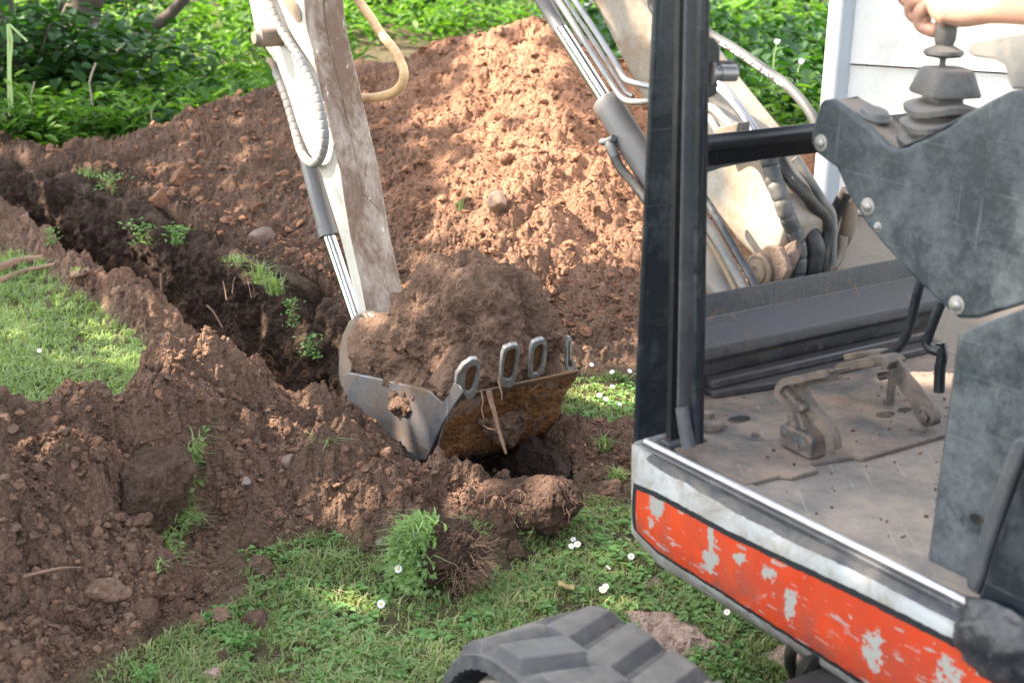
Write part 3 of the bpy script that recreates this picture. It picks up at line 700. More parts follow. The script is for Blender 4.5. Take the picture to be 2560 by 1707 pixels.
R2 = [470, 530, 730, 872, 1108, 1400, 1625]; R3 = [690, 830, 1060, 1255, 1570, 1930, 2190]; R4 = [740, 905, 1135, 1325, 1650, 2020, 2290]
rr_ = [.004, -.026, -.040, -.034, .006]; qq_ = [-1.3, -.85, -.05, 1.0, 1.32]
xs = np.concatenate([np.linspace(185, 330, 5), np.linspace(330, 2500, 40)[1:]])
prof = []
for x in xs:
    col_ = []
    for Rr, rv in zip((R0, R1, R2, R3, R4), rr_):
        y = np.interp(x, XS, Rr); col_.append(onr(*Z7(x, y), rv))
    prof.append(col_)
prof = np.array(prof)
# smooth profile between the rows
def prof_dense(c, n=8):
    P = smooth_path(list(c), n); Q = smooth_path([np.array([q, 0, 0]) for q in qq_], n)[:, 0]; return P, Q
rows = []; qs = None
nose = []
for (da, dr_) in ((.008, .9), (.018, .35), (.0155, .12), (.011, .045), (.006, .015)):
    nose.append(prof[0]+FW*da*1.0+RT*dr_+0)
    nose[-1] = nose[-1]*1.0
allc = nose+list(prof)
for c in allc:
    P, Q = prof_dense(c); rows.append(P); qs = Q
rows = np.array(rows); K = rows.shape[1]
tail = rows[-1][None]-FW*.8
back = np.concatenate([rows, tail]); ncol = len(back)
Vs = back.reshape(-1, 3); i_ = np.arange(ncol*K).reshape(ncol, K)
Fs = np.stack([i_[:-1, :-1], i_[1:, :-1], i_[1:, 1:], i_[:-1, 1:]], -1).reshape(-1, 4)
al_ = np.array([(p-O)@FW for p in Vs]); a_start = (prof[0][2]-O)@FW
nz = (np.arange(ncol)[:, None] < 5)*np.ones((1, K))
sh = np_mesh('side_shell', Vs-base_of(ex), Fs, MAT['shell'], ex, attrs={'band': np.tile(qs, ncol), 'along': (al_-a_start+.045+nz.ravel()*.2)})
sh['label'] = 'scratched white side shell with a chipped orange stripe edged in black'
md = sh.modifiers.new('solid', 'SOLIDIFY'); md.thickness = .004; md.offset = -1

b = MB(); b.mbox(-2.0, .03, .012, 1.1, .40, .585); b.mbox(-2.0, .19, .24, 1.1, .40, .585); b.build('chassis', 'black_paint', ex)
# floor: mat behind, pedal plate in front
b = MB(); b.prism([M(-1.3, .02, .586), M(.03, .02, .586), M(.21, .24, .586), M(.21, 1.08, .586), M(-1.3, 1.08, .586)], ZZ*.014); b.build('cab_floor', 'dusty_floor', ex)
b = MB()
pl_ = [M(.02, .03, .6005), M(.205, .25, .6005), M(.205, 1.05, .6005), M(-.262, 1.05, .6005), M(-.262, .33, .6005), M(-.245, .32, .6005), M(-.225, .215, .6005), M(-.258, .205, .6005), M(-.255, .135, .6005), M(-.235, .12, .6005), M(-.235, .03, .6005)]
b.prism(pl_, ZZ*.009); fp = b.build('pedal_plate', 'dusty_plate', ex, bevel=.002)
def hole(u, v, ru, rv, nm='slot'):
    c = onz(u, v, .6100); b = MB(); pts = [c+FW*rv*math.cos(t)+RT*ru*math.sin(t) for t in np.linspace(0, 2*math.pi, 21)[:-1]]
    b.prism(pts, ZZ*.0006); return b.build(nm, 'hole', fp)
hole(2213, 1036, .024, .016); hole(2262, 1024, .022, .011); hole(1848, 1048, .030, .018); hole(1753, 1100, .012, .014)
# rust strip along the plate edge
# raised channel and ledge by the front wall
b = MB(); b.prism([M(.20, .30, .6098), M(.20, 1.05, .6098), M(.125, 1.05, .6098), M(.13, .47, .6098), M(.155, .30, .6098)], ZZ*.018); b.build('floor_channel', 'rusty_black', ex, bevel=.004)
b = MB(); b.mbox(.165, .198, .30, 1.05, .6278, .650); b.build('floor_channel', 'rusty_black', ex, bevel=.005)
# round mount with nut, small bolt
c = onz(1770, 1065, .612); b = MB(); b.lathe(c, ZZ, [(.030, -.002), (.030, .003), (.034, .004), (.034, .014), (.028, .019), (.014, .020)]); b.lathe(c, ZZ, [(.0135, .02), (.0135, .031), (.011, .033)], 6); b.build('mount_bolt', 'pedal', ex)
c = onz(1888, 1093, .6098); b = MB(); b.lathe(c, ZZ, [(.017, 0), (.017, .002), (.015, .003)]); b.lathe(c, ZZ, [(.009, .003), (.009, .010), (.007, .011)], 6); b.build('floor_bolt', 'pedal', ex)

# front wall below the window
pf = [(.235, .832), (.232, .775), (.225, .768), (.186, .722), (.183, .700), (.190, .690), (.213, .683), (.216, .60)]
b = MB(); g = []
for r in np.linspace(.19, 1.08, 14): g.append([M(a, r, z+.0) for a, z in pf])
b.sheet(g); o = b.build('front_panel', 'rusty_black', ex, smooth=50); md = o.modifiers.new('s', 'SOLIDIFY'); md.thickness = .006; md = o.modifiers.new('b', 'BEVEL'); md.width = .006; md.segments = 3; md.limit_method = 'ANGLE'
# rounded corner plate between pillar and window sill
pts = [Z5(370, 640), Z5(400, 700), Z5(440, 760), Z5(500, 808), Z5(560, 832), Z5(640, 842), Z5(640, 905), Z5(380, 960), Z5(350, 960), Z5(350, 640)]
b = MB(); b.prism([ona(*p, .233) for p in pts], FW*.008); b.build('corner_plate', 'rusty_black', ex)
# cross bar of the window
b = MB(); p = [(.20, 1.203), (.20, 1.172), (.228, 1.166), (.228, 1.128)]
b.sheet([[M(a, r, z) for a, z in p] for r in (.20, 1.05)]); o = b.build('window_bar', 'black_paint', ex); md = o.modifiers.new('s', 'SOLIDIFY'); md.thickness = .006
b = MB(); b.prism([ona(*q, .231) for q in (ZB(1300, 1060), ZB(1420, 1090), ZB(1800, 1170), ZB(1480, 1235), ZB(1370, 1270), ZB(1300, 1310))], FW*.006); b.build('gusset', 'rusty_black', ex)

# sill rail of the door
b = MB(); b.mbox(-.84, .045, -.012, .012, .572, .606); b.build('door_sill', 'seal_bar', ex, bevel=.004)
b = MB(); b.tube(resample([M(.035, .002, .611), M(-.84, .002, .611)], .05), .0085, 14); b.build('sill_rail', 'worn_steel', ex)
b = MB(); b.mbox(-.84, .02, .012, .045, .602, .606); b.build('sill_flange', 'dusty_floor', ex)

# front pillar (leans a little), made of frame, groove, rubber seal, inner edge
def pillar(name, mat, pix_bottom, pix_top, r_, depth, bevel):
    depth = depth*.3
    (u0, u1, v0), (t0, t1, tv) = pix_bottom, pix_top
    B0 = onr(u0, v0, r_); ab = (B0-O)@FW
    A = [ona(u0, v0, ab), ona(u1, v0+.0, ab), ona(t1, tv, ab), ona(t0, tv, ab)]
    ext = [A[3]+(A[3]-A[0])*.75, A[2]+(A[2]-A[1])*.75]
    b = MB(); b.prism([A[0], A[1], ext[1], ext[0]], FW*depth); return b.build(name, mat, ex, bevel=bevel, bseg=3)
pillar('front_pillar', 'black_frame', (1590, 1688, 1128), (1641, 1712, 0), .0, .05, .006)
pillar('pillar_groove', 'black_paint', (1676, 1706, 1120), (1700, 1728, 0), .03, .05, .001)
pillar('door_seal', 'rubber_seal', (1696, 1736, 1045), (1716, 1752, 0), .022, .03, .008)
pillar('pillar_edge', 'black_frame', (1737, 1749, 1112), (1754, 1765, 0), .035, .045, .002)
pillar('pillar_edge', 'black_paint', (1748, 1760, 1110), (1765, 1776, 0), .05, .055, .002)
b = MB(); b.tube([onr(1706, 1018, .02), onr(1714, 1075, .02), onr(1722, 1119, .02)], .0145, 16); b.build('drain_tube', 'rubber_seal', ex)
b = MB(); b.lathe(M(-.004, .036, .606), RT, [(.018, -.02), (.018, .02)], 20); b.build('pillar_foot', 'seal_bar', ex, bevel=.002)

# latch block with a pin on the pillar
c0 = ona(1786, 170, .04)
b = MB(); b.prism([ona(*ZB(*q), .045) for q in ((1370, 270), (1440, 285), (1475, 350), (1475, 470), (1450, 700), (1400, 722), (1345, 722), (1345, 400))], FW*.035); latch = b.build('latch_block', 'black_paint', ex, bevel=.004)
c = ona(*ZB(1405, 540), .04); ax = RT*.93-FW*.37
b = MB(); b.lathe(c, ax, [(.022, 0), (.022, .007), (.014, .008), (.014, .018), (.0165, .019), (.0165, .050), (.0155, .052)]); b.build('pin', 'bolt_steel', latch)
b = MB(); b.box(c+ax*.055+FW*.012+ZZ*.005, ax*.010, FW*.004, ZZ*.012); b.box(c+ax*.03+FW*.02+ZZ*.018, ax*.03, FW*.004, ZZ*.004); b.build('pin_bracket', 'pedal', latch)

# rear door post and folded rain cover
PR = -.02
def zr(x, y): return 2300+.3234*x, 1200+.3234*y
def strip(name, mat, pix, r_, t, bevel=.004):
    b = MB(); b.prism([onr(u, v, r_) for u, v in pix], RT*t); return b.build(name, mat, ex, bevel=bevel, bseg=3)
strip('rear_seal', 'rubber_seal', [zr(720, -330), zr(590, 0), zr(500, 240), zr(420, 520), zr(345, 740), zr(345, 830), zr(440, 890), zr(480, 760), zr(560, 480), zr(640, 250), zr(720, 0), zr(850, -330)], -.005, .03, .008)
strip('rear_post', 'black_frame', [zr(900, -330), zr(760, 0), zr(680, 210), zr(580, 480), zr(500, 760), zr(395, 1045), zr(480, 1110), zr(560, 1150), zr(700, 1160), zr(1100, 900), zr(1500, -330)], -.012, .05, .006)
strip('post_gap', 'black_paint', [zr(760, -300), zr(690, 0), zr(560, 400), zr(440, 880), zr(500, 900), zr(640, 560), zr(790, 100), zr(920, -300)], .006, .02, .001)
cc = onr(*zr(660, 1290), -.03); vv_ = ICO4[0]*np.array([1, 1, 1]); n0 = fbm3(vv_[:, 0]*1.6, vv_[:, 1]*1.6, vv_[:, 2]*1.6, 5, 2)
k_ = 1+.25*n0+.16*np.abs(np.sin(6*(vv_[:, 0]+vv_[:, 2]*.8)+5*n0))
Pc = cc+(k_+.10*np.abs(fbm3(vv_[:, 0]*4, vv_[:, 1]*4, vv_[:, 2]*4, 6, 3)))[:, None]*(vv_[:, :1]*FW*.085+vv_[:, 1:2]*RT*.03+vv_[:, 2:3]*ZZ*.058)
np_mesh('folded_cover', Pc-base_of(ex), ICO4[1], MAT['wrap'], ex)

# seat box side panel
pts = [(2397, 835), (2440, 815), (2560, 770), (2760, 700), (2760, 1640), (2420, 1462), (2318, 1412)]
b = MB(); b.prism([onr(u, v, .09) for u, v in pts], RT*.012); sp_ = b.build('seat_box', 'grey_cover', ex, bevel=.004)
b = MB(); q0 = onr(2397, 835, .10); q1 = onr(2320, 1405, .10); b.prism([q0, q1, q1+RT*.35, q0+RT*.35], -FW*.01); b.build('seat_box_front', 'rusty_black', ex)
cH = onr(*Z7(2090, 660), .0895); b = MB(); b.prism([cH+FW*.014*math.cos(t)+ZZ*.009*math.sin(t)+FW*.0 for t in np.linspace(0, 6.28, 17)[:-1]], -RT*.001); b.build('slot', 'hole', sp_)
# blue seat edge and seat base
b = MB(); b.mbox(-1.4, -.62, .36, .86, 1.02, 1.14); b.build('seat', 'blue_seat', ex, bevel=.03, bseg=4)
b = MB(); b.mbox(-1.4, -.66, .12, .9, .6, 1.0); b.build('seat_base', 'black_paint', ex)

# console
CR = .17
cpix = [ZA(300, 1180), ZA(345, 1010), ZA(385, 978), ZA(470, 972), ZA(600, 1070), ZA(800, 1225), ZA(1010, 1425), ZA(1080, 1470), ZA(1200, 1450), ZA(1600, 1255), (2410, 288), (2470, 253), (2521, 228), (2600, 218), (2800, 200), (2800, 700), (2560, 760), (2440, 797), (2395, 797), (2345, 755), (2260, 672), (2170, 570), (2120, 490), (2090, 420), (2040, 385), ZA(260, 1390), ZA(262, 1300)]
b = MB(); b.prism([onr(u, v, CR) for u, v in cpix], RT*.018); con = b.build('control_console', 'grey_cover', ex, bevel=.007, bseg=4)
tp = [ZA(420, 975), ZA(620, 1085), ZA(800, 1225), ZA(1010, 1425), ZA(1080, 1470)]
top = [onr(u, v, CR+.012) for u, v in tp]; 
top = [p+(ZZ*0) for p in top]
b = MB(); wv = RT*.085; pp_ = [M(*((p-O)@FW, CR+.012, p[2])) for p in top]
b.sheet([[p-ZZ*.002, p+wv-ZZ*.002] for p in pp_[:3]]); b.sheet([[p-ZZ*.002, p+wv-ZZ*.002] for p in pp_[2:]]); o = b.build('console_top', 'dusty_floor', con, smooth=40); md = o.modifiers.new('s', 'SOLIDIFY'); md.thickness = .005
b = MB(); q0 = pp_[-1]; q1 = onr(2521, 228, CR+.012); b.sheet([[q0-ZZ*.002, q0+wv-ZZ*.002], [q1-ZZ*.002, q1+wv-ZZ*.002]]); o = b.build('console_top', 'grey_cover', con); md = o.modifiers.new('s', 'SOLIDIFY'); md.thickness = .005
b = MB(); q0 = pp_[0]; q1 = onr(2035, 330, CR+.012); b.sheet([[q0-ZZ*.004, q0+wv], [q1, q1+wv]]); o = b.build('console_nose', 'black_paint', con)
for (x, y, r) in ((2053, 357, .0105), (2170, 516, .0105), (2195, 568, .006), (2392, 762, .011)):
    b = MB(); b.lathe(onr(x, y, CR), -RT, [(r*1.5, 0), (r*1.5, .0015), (r, .002), (r*.92, .005), (r*.6, .0075), (r*.2, .0085)], 20); b.build('bolt', 'bolt_steel', con)
# oval cap on the console top
cg = onr(2205, 285, CR+.05); nrm = np.cross(pp_[0]-pp_[1], RT); nrm /= np.linalg.norm(nrm); nrm *= np.sign(nrm[2])
cg = pp_[1]*.45+pp_[2]*.55+RT*.045; t_ = (pp_[0]-pp_[2]); t_ /= np.linalg.norm(t_)
b = MB(); b.lathe(cg, nrm, [(.033, 0), (.033, .003), (.030, .006), (.0265, .006), (.0255, .004), (.0245, .010), (.022, .013)], 32); b.build('cap', 'arm_grey', con)

# joystick with bellows
JR = .245
jb = onr(2352, 318, JR); jt = onr(2372, 130, JR); jax = (jt-jb)/np.linalg.norm(jt-jb); js = thing
ux = FW*.9+RT*.43; ux = ux-jax*np.dot(ux, jax); ux /= np.linalg.norm(ux); uy = np.cross(jax, ux)
def rsq(c, h, hw, hd, n=24, p=7, wave=0.0, lift=0.0):
    out = []
    for k in range(n):
        t = 2*math.pi*k/n; cx_, sx_ = math.cos(t), math.sin(t); rr = 1/((abs(cx_)**p+abs(sx_)**p)**(1/p))
        out.append(c+jax*(h+wave*math.cos(2*t)+lift*cx_*rr)+ux*hw*cx_*rr+uy*hd*sx_*rr)
    return out
bo = MB(); rings = []
for (h, wd) in ((-.040, .056), (-.034, .066), (-.024, .067), (-.019, .062), (-.014, .034), (-.009, .034), (-.004, .064), (.006, .065), (.010, .060), (.015, .032), (.020, .032), (.025, .061), (.035, .062), (.040, .057), (.045, .030), (.052, .030), (.057, .054), (.062, .056), (.100, .041), (.104, .037), (.105, .010)):
    rings.append(rsq(jb, h, wd, wd*.9, wave=.007*(wd > .04)*(h < .05)))
for i in range(len(rings)-1):
    k = len(bo.v); bo.v += [tuple(p) for p in rings[i]]+[tuple(p) for p in rings[i+1]]
    bo.f += [(k+j, k+(j+1) % 24, k+24+(j+1) % 24, k+24+j) for j in range(24)]; bo.mi += [0]*24
bo.add(rings[0], [tuple(range(24))]); bo.add(rings[-1], [tuple(range(24))])
joy = bo.build('joystick', 'boot', ex, smooth=45, weld=True)
b = MB(); b.lathe(onr(2358, 142, JR), jax, [(.006, -.02), (.006, -.004), (.030, 0), (.036, .005), (.034, .011), (.022, .017), (.016, .02), (.019, .03), (.0195, .05), (.023, .09), (.023, .145), (.010, .155)], 24); b.build('grip', 'boot', joy)
# grey arm rest bracket beside the joystick
pts = [ZA(1790, 470), ZA(1860, 400), ZA(2050, 360), ZA(2352, 312), ZA(2700, 280), ZA(2700, 870), ZA(2220, 880), ZA(2180, 740), ZA(2150, 640), ZA(2050, 585), ZA(1850, 560), ZA(1800, 520)]
b = MB(); b.prism([onr(u, v, .20) for u, v in pts], RT*.05); b.build('arm_rest', 'arm_grey', ex, bevel=.012, bseg=4)

# travel pedals and levers
pd = MB(); c = onz(2024, 1151, .61); L_ = .092; pd.prism([c+ZZ*.0, c+FW*L_*.92+ZZ*.004, c+FW*L_+ZZ*.012, c+FW*L_+ZZ*.044, c+FW*L_*.94+ZZ*.052, c+FW*.012+ZZ*.050, c+ZZ*.040], RT*.048)
ped = pd.build('travel_pedal', 'pedal', ex, bevel=.006, bseg=3)
for (f_, z_, r) in ((.028, .027, .0135), (.076, .034, .0085)):
    b = MB(); b.lathe(c+FW*f_+ZZ*z_, -RT, [(r*1.25, 0), (r*1.25, .0015), (r, .0025), (r*.8, .004), (r*.7, .003), (r*.4, .005), (r*.1, .006)], 20); b.build('bolt', 'pedal', ped)
rp = .235
def pb(path, r_, hw, ht, name, parent, mat='pedal', bev=.003):
    ht = ht*1.35; hw = hw*1.5
    b = MB(); P = smooth_path([onr(u, v, r_) for u, v in path], 6); b.bar(P, RT*hw, ht); return b.build(name, mat, parent, bevel=bev)
pb([Z3(1170, 320), Z3(1080, 335), Z3(980, 360), Z3(900, 375), Z3(865, 410), Z3(858, 450), Z3(900, 500), Z3(940, 580), Z3(965, 700)], rp, .006, .0055, 'lever_arm', ped)
pb([Z3(1190, 338), Z3(1080, 352), Z3(985, 380), Z3(975, 410), Z3(1030, 510), Z3(1100, 600), Z3(1170, 690), Z3(1190, 790)], rp+.035, .008, .0085, 'lever_arm', ped)
b = MB(); f0 = onr(*Z3(900, 372), rp-.004); f1 = onr(*Z3(1180, 325), rp-.004); b.prism([f0, f1, f1+RT*.05, f0+RT*.05], ZZ*.006); b.build('foot_plate', 'pedal', ped, bevel=.002)
b = MB(); b.prism([onr(*Z3(*q), rp+.004) for q in ((850, 440), (880, 400), (915, 470), (990, 520), (995, 560), (960, 560), (1010, 690), (1010, 720), (945, 715), (900, 600), (870, 520))], RT*.03); b.build('bracket', 'pedal', ped, bevel=.004)
# second lever
pv = onz(2320, 1043, .64); r2 = (pv-O)@RT
b = MB(); b.prism([onr(*Z3(*q), r2) for q in ((1640, 330), (1700, 400), (1780, 520), (1800, 600), (1790, 650), (1730, 655), (1690, 610), (1640, 500), (1570, 400), (1510, 290), (1500, 270), (1540, 215), (1590, 250))], RT*.010); lev = b.build('travel_lever', 'pedal', ex, bevel=.003)
pb([Z3(1250, 290), Z3(1330, 270), Z3(1450, 248), Z3(1530, 240), Z3(1570, 270)], r2, .018, .008, 'foot_plate', lev)
pb([Z3(1285, 225), Z3(1400, 205), Z3(1510, 200)], r2+.05, .014, .006, 'foot_plate', lev)
b = MB(); b.lathe(onr(*Z3(1755, 592), r2), -RT, [(.022, -.02), (.022, .004), (.019, .006), (.017, .006), (.017, .004), (.012, .005), (.012, .012), (.009, .014)], 24); b.build('pivot', 'pedal', lev)
def handle(pix, r_, rad, name='lever_handle', mat='black_frame', parent=None):
    b = MB(); b.tube(resample(smooth_path([onr(u, v, r_) for u, v in pix], 8), .012), rad, 14); return b.build(name, mat, parent or ex)
handle([Z3(1515, 208), Z3(1570, 180), Z3(1620, 120), Z3(1650, 40), (2281, 790), (2292, 740), (2306, 690)], r2+.05, .0105, parent=lev)
handle([(2355, 752), (2340, 790), (2325, 830), (2316, 858), (2325, 872), (2350, 880)], r2-.01, .0105)
handle([Z3(1470, 345), Z3(1525, 335), Z3(1545, 350), Z3(1540, 420), Z3(1528, 600)], r2+.06, .0095, 'rod', 'pedal')
handle([Z3(1840, 140), Z3(1850, 230), Z3(1838, 290), Z3(1832, 440)], r2+.02, .012, 'rod', 'black_frame')

# ---------------- boom with pipes, cylinder and hoses
BR = .60
lo = [(1150, -620), (1230, -480), (1330, -300), (1400, -150), (1490, 20), (1560, 160), (1625, 290), (1690, 395), (1745, 478), (1800, 545), (1840, 600), (1880, 640), (1905, 665)]
up = [(1950, 620), (1968, 560), (1945, 490), (1905, 420), (1860, 350), (1800, 275), (1745, 205), (1680, 110), (1600, 0), (1480, -160), (1400, -280), (1300, -420), (1230, -620)]
b = MB(); b.prism([onr(u, v, BR) for u, v in lo+up], RT*.15); boom = b.build('boom', 'boom_paint', ex, bevel=.012, bseg=4)
# upper boom, out of frame, to the stick pivot
q0 = onr(1190, -620, BR+.075); st_top = M(3.17, .605, 1.86)
b = MB(); b.bar(smooth_path([q0-ZZ*.1, q0+FW*.12+ZZ*.10, q0+FW*.6+ZZ*.2, st_top+ZZ*.02-FW*.0], 8), RT*.072, .09); b.build('upper_boom', 'boom_paint', boom, bevel=.01)
b = MB(); b.prism([onr(*Z5(*q), .575) for q in ((680, 800), (730, 700), (735, 620), (765, 560), (830, 505), (905, 515), (945, 590), (958, 650), (925, 720), (900, 770))], RT*.02)
b.prism([onr(*Z5(*q), .76) for q in ((670, 850), (730, 700), (735, 620), (765, 560), (830, 505), (905, 515), (945, 590), (1030, 770), (1060, 880))], RT*.02)
sw = b.build('swing_bracket', 'mud_pivot', ex, bevel=.004)
b = MB(); b.mbox(.30, .5, .60, .74, .45, .74); b.build('swing_post', 'mud_pivot', sw, bevel=.02)
b = MB(); b.lathe(onr(*Z5(805, 652), .575), -RT, [(.044, 0), (.044, .010), (.038, .014), (.034, .013), (.031, .013), (.029, .018), (.014, .021), (.011, .019), (.004, .019)], 36); b.build('pivot_pin', 'link', sw)
mudv = []
cm_ = onr(*Z5(950, 590), .61)
vv_ = lump(ICO4, 91, .55, 1.0); Pm = cm_+vv_[:, :1]*FW*.022+vv_[:, 1:2]*RT*.03+vv_[:, 2:3]*(ZZ*.075+FW*-.03)
np_mesh('grease', Pm-base_of(ex), ICO4[1], MAT['mud_pivot'], sw)
# boom cylinder
cr = .60
p0 = onr(1200, -250, cr); p1 = onr(1518, 258, cr); ax = (p1-p0)/np.linalg.norm(p1-p0); p2 = onr(1835, 760, cr)
bc = MB(); bc.lathe(p1-ax*.004, ax, [(.0385, 0), (.041, .003), (.041, .03), (.039, .034), (.039, np.linalg.norm(p2-p1))], 36); cyl = bc.build('boom_cylinder', 'grey_cyl', ex, smooth=30)
b = MB(); b.cyl(onr(1400, 72, cr), p1+ax*.02, .0195, 32); b.build('piston_rod', 'chrome', cyl)
b = MB(); b.cyl(p0, onr(1402, 75, cr), .0205, 32); o = b.build('rod_eye', 'grey_cyl', cyl)
def pipe(pix, r_, rad, name='steel_pipe', mat='pipe', parent=ex, n=8):
    b = MB(); b.tube(resample(smooth_path([onr(u, v, r_) for u, v in pix], n), .012), rad, 12); return b.build(name, mat, parent)
pipe([(1200, -300), (1300, -150), ZB(280, 0), ZB(420, 220), ZB(560, 440), ZB(690, 640), ZB(740, 712), ZB(790, 745), ZB(860, 752), ZB(960, 745), ZB(1200, 730)], .52, .0085, parent=boom)
pipe([(1240, -300), (1340, -150), ZB(400, 0), ZB(540, 210), ZB(680, 430), ZB(745, 545), ZB(780, 590), ZB(840, 612), ZB(960, 640), ZB(1200, 690)], .51, .0085, parent=boom)
pipe([(1215, -300), (1320, -150), ZB(335, 0), ZB(480, 215), ZB(600, 400), ZB(735, 610), ZB(780, 680), ZB(830, 710)], .56, .006, parent=boom)
pipe([(1330, -60), ZB(240, 0), ZB(330, 110), ZB(460, 330)], .64, .006, parent=boom)
pipe([ZB(480, 40), ZB(500, 45), ZB(525, 25), ZB(520, -20)], .52, .005, parent=boom)
pipe([ZB(820, -10), ZB(900, 80), ZB(1000, 165), ZB(1100, 270), ZB(1300, 470)], .62, .009, 'hose', 'hose_black', boom)
b = MB(); b.tube([onr(*ZB(895, 60), .612), onr(*ZB(950, 118), .612)], .0092, 12); b.build('hose_mark', 'green_mark', boom)
pipe([ZB(960, -40), ZB(965, 30), ZB(985, 80), ZB(1040, 130)], .60, .010, 'hose', 'hose_black', boom)
# bars and pipes seen between pillar and cross bar
pipe([ZB(1300, 640), ZB(1400, 620), ZB(1470, 620), ZB(1600, 780), ZB(1725, 965), ZB(1790, 1100)], .60, .012, 'steel_pipe', 'worn_steel', boom)
pipe([ZB(1330, 700), ZB(1440, 655), ZB(1530, 720), ZB(1640, 860), ZB(1730, 1010)], .57, .010, 'steel_pipe', 'worn_steel', boom)
pipe([ZB(1250, 800), ZB(1340, 780), ZB(1430, 810), ZB(1490, 870), ZB(1570, 950), ZB(1650, 1100)], .515, .011, 'hose', 'hose_grey', boom)
pipe([ZB(1250, 900), ZB(1335, 850), ZB(1400, 880), ZB(1450, 950), ZB(1500, 1060)], .51, .011, 'hose', 'hose_grey', boom)
b = MB(); b.box(onr(*ZB(1560, 955), .50), RT*.02, (onr(*ZB(1650, 940), .5)-onr(*ZB(1480, 985), .5))*.5, ZZ*.012); b.build('clamp', 'link', boom, bevel=.003)
pipe([Z5(430, 165), Z5(520, 300), Z5(620, 470), Z5(740, 680), Z5(800, 790)], .50, .0105, 'steel_pipe', 'seal_bar', boom)
pipe([Z5(400, 260), Z5(500, 390), Z5(600, 560), Z5(720, 770)], .52, .012, 'hose', 'hose_grey', boom)
pipe([Z5(400, 330), Z5(480, 440), Z5(570, 580), Z5(680, 800)], .53, .010, 'hose', 'link', boom)
# hose on the cylinder
pipe([ZB(600, 1045), ZB(640, 1040), ZB(690, 1015)], .55, .009, 'elbow', 'grey_cyl', cyl)
b = MB(); b.lathe(onr(*ZB(655, 1045), .55), onr(*ZB(700, 1160), .55)-onr(*ZB(655, 1045), .55), [(.012, 0), (.014, .01), (.014, .03), (.012, .045)], 12); b.build('fitting', 'grey_cyl', cyl)
b = MB(); hose(b, [onr(*q, .55) for q in (ZB(660, 1080), ZB(735, 1230), ZB(820, 1330), ZB(905, 1440), ZB(1020, 1600), ZB(1200, 1800))], .0125, .05, .001); b.build('hose', 'hose_black', cyl)
# hoses at the boom foot
b = MB(); hose(b, [hz5(q, .585) for q in ((850, -60), (860, 40), (905, 180), (950, 310), (1000, 430), (1026, 540), (1020, 650), (1000, 780))], .0205, .040, .003); b.build('hose', 'hose_dark', sw)
b = MB(); hose(b, [hz5(q, .66) for q in ((905, -30), (960, 80), (1060, 190), (1120, 270), (1180, 330), (1200, 420), (1170, 560), (1150, 800))], .0155, .07, .001); b.build('hose', 'hose_tan' if 0 else 'hose_black', sw)
b = MB(); hose(b, [hz5(q, .70) for q in ((900, 120), (990, 260), (1060, 380), (1120, 500), (1110, 600), (1070, 820))], .024, .07, .001); b.build('hose', 'hose_black', sw)
b = MB(); hose(b, [hz5(q, .64) for q in ((1000, -10), (1090, 110), (1170, 240), (1210, 290), (1230, 380), (1220, 780))], .010, .07, 0); b.build('hose', 'hose_grey', sw)
b = MB(); hose(b, [hz5(q, .80) for q in ((1310, 180), (1262, 270), (1225, 350), (1185, 500), (1150, 620), (1110, 850))], .0165, .09, .001); b.build('hose', 'hose_black', sw)
b = MB(); hose(b, [hz5(q, .84) for q in ((1330, 190), (1325, 320), (1300, 440), (1240, 540), (1195, 640), (1180, 840))], .020, .09, .001); b.build('hose', 'link', sw)
b = MB(); hose(b, [hz5(q, .64) for q in ((1290, 450), (1270, 560), (1230, 620), (1200, 700), (1190, 840))], .012, .09, .001); b.build('hose', 'link', sw)
# curved hose with printed lettering
hp = [onr(u, v, .72) for u, v in (ZB(1250, 160), ZB(1330, 205), ZB(1410, 262), ZB(1550, 345), ZB(1700, 445), ZB(1830, 535), ZB(1950, 620), ZB(2060, 730), ZB(2140, 840), ZB(2190, 950), ZB(2220, 1100))]
HP = resample(smooth_path(hp, 10), .006); b = MB(); b.tube(HP, .0125, 16); hh = b.build('printed_hose', 'hose_print', ex)
def text_on(path, s0, s1, txt, side, rad, size, mat, parent, name):
    """letters set along the hose, each turned to its tangent"""
    L = np.concatenate([[0], np.cumsum(np.linalg.norm(np.diff(path, axis=0), axis=1))]); out = MB(); n = len(txt)
    for i, ch in enumerate(txt):
        if ch == ' ': continue
        s = s0+(s1-s0)*i/n; P = np.array([np.interp(s, L, path[:, k]) for k in range(3)]); Q = np.array([np.interp(s+.004, L, path[:, k]) for k in range(3)])
        T = (Q-P)/np.linalg.norm(Q-P); N = side-T*np.dot(side, T); N /= np.linalg.norm(N); U = np.cross(N, T)
        cu = bpy.data.curves.new('t', 'FONT'); cu.body = ch; cu.size = size; cu.extrude = .0003; cu.align_x = 'CENTER'; cu.align_y = 'CENTER'; cu.offset = .0002
        to = bpy.data.objects.new('t', cu); me = bpy.data.meshes.new_from_object(to); 
        vs_ = [P+T*p.co.x+U*p.co.y+N*(rad-.35*(p.co.y**2)/rad+p.co.z) for p in me.vertices]
        out.add(vs_, [tuple(f.vertices) for f in me.polygons]); bpy.data.objects.remove(to); bpy.data.curves.remove(cu); bpy.data.meshes.remove(me)
    return out.build(name, mat, parent, smooth=20)
s_in = np.argmin([np.hypot(*(np.array(projv(p)[:2])-ZB(1470, 360+10))) for p in HP])*.006; s_out = np.argmin([np.hypot(*(np.array(projv(p)[:2])-ZB(1955, 690-60))) for p in HP])*.006
Lh = np.linalg.norm(np.diff(HP, axis=0), axis=1).mean()
text_on(HP, s_in/.006*Lh, s_out/.006*Lh, '2SC > DN08 > W.P.350 BAR > 1Q10', CAM-HP[40]-ZZ*1.0-RT*.6, .0126, .0185, 'print', hh, 'lettering')

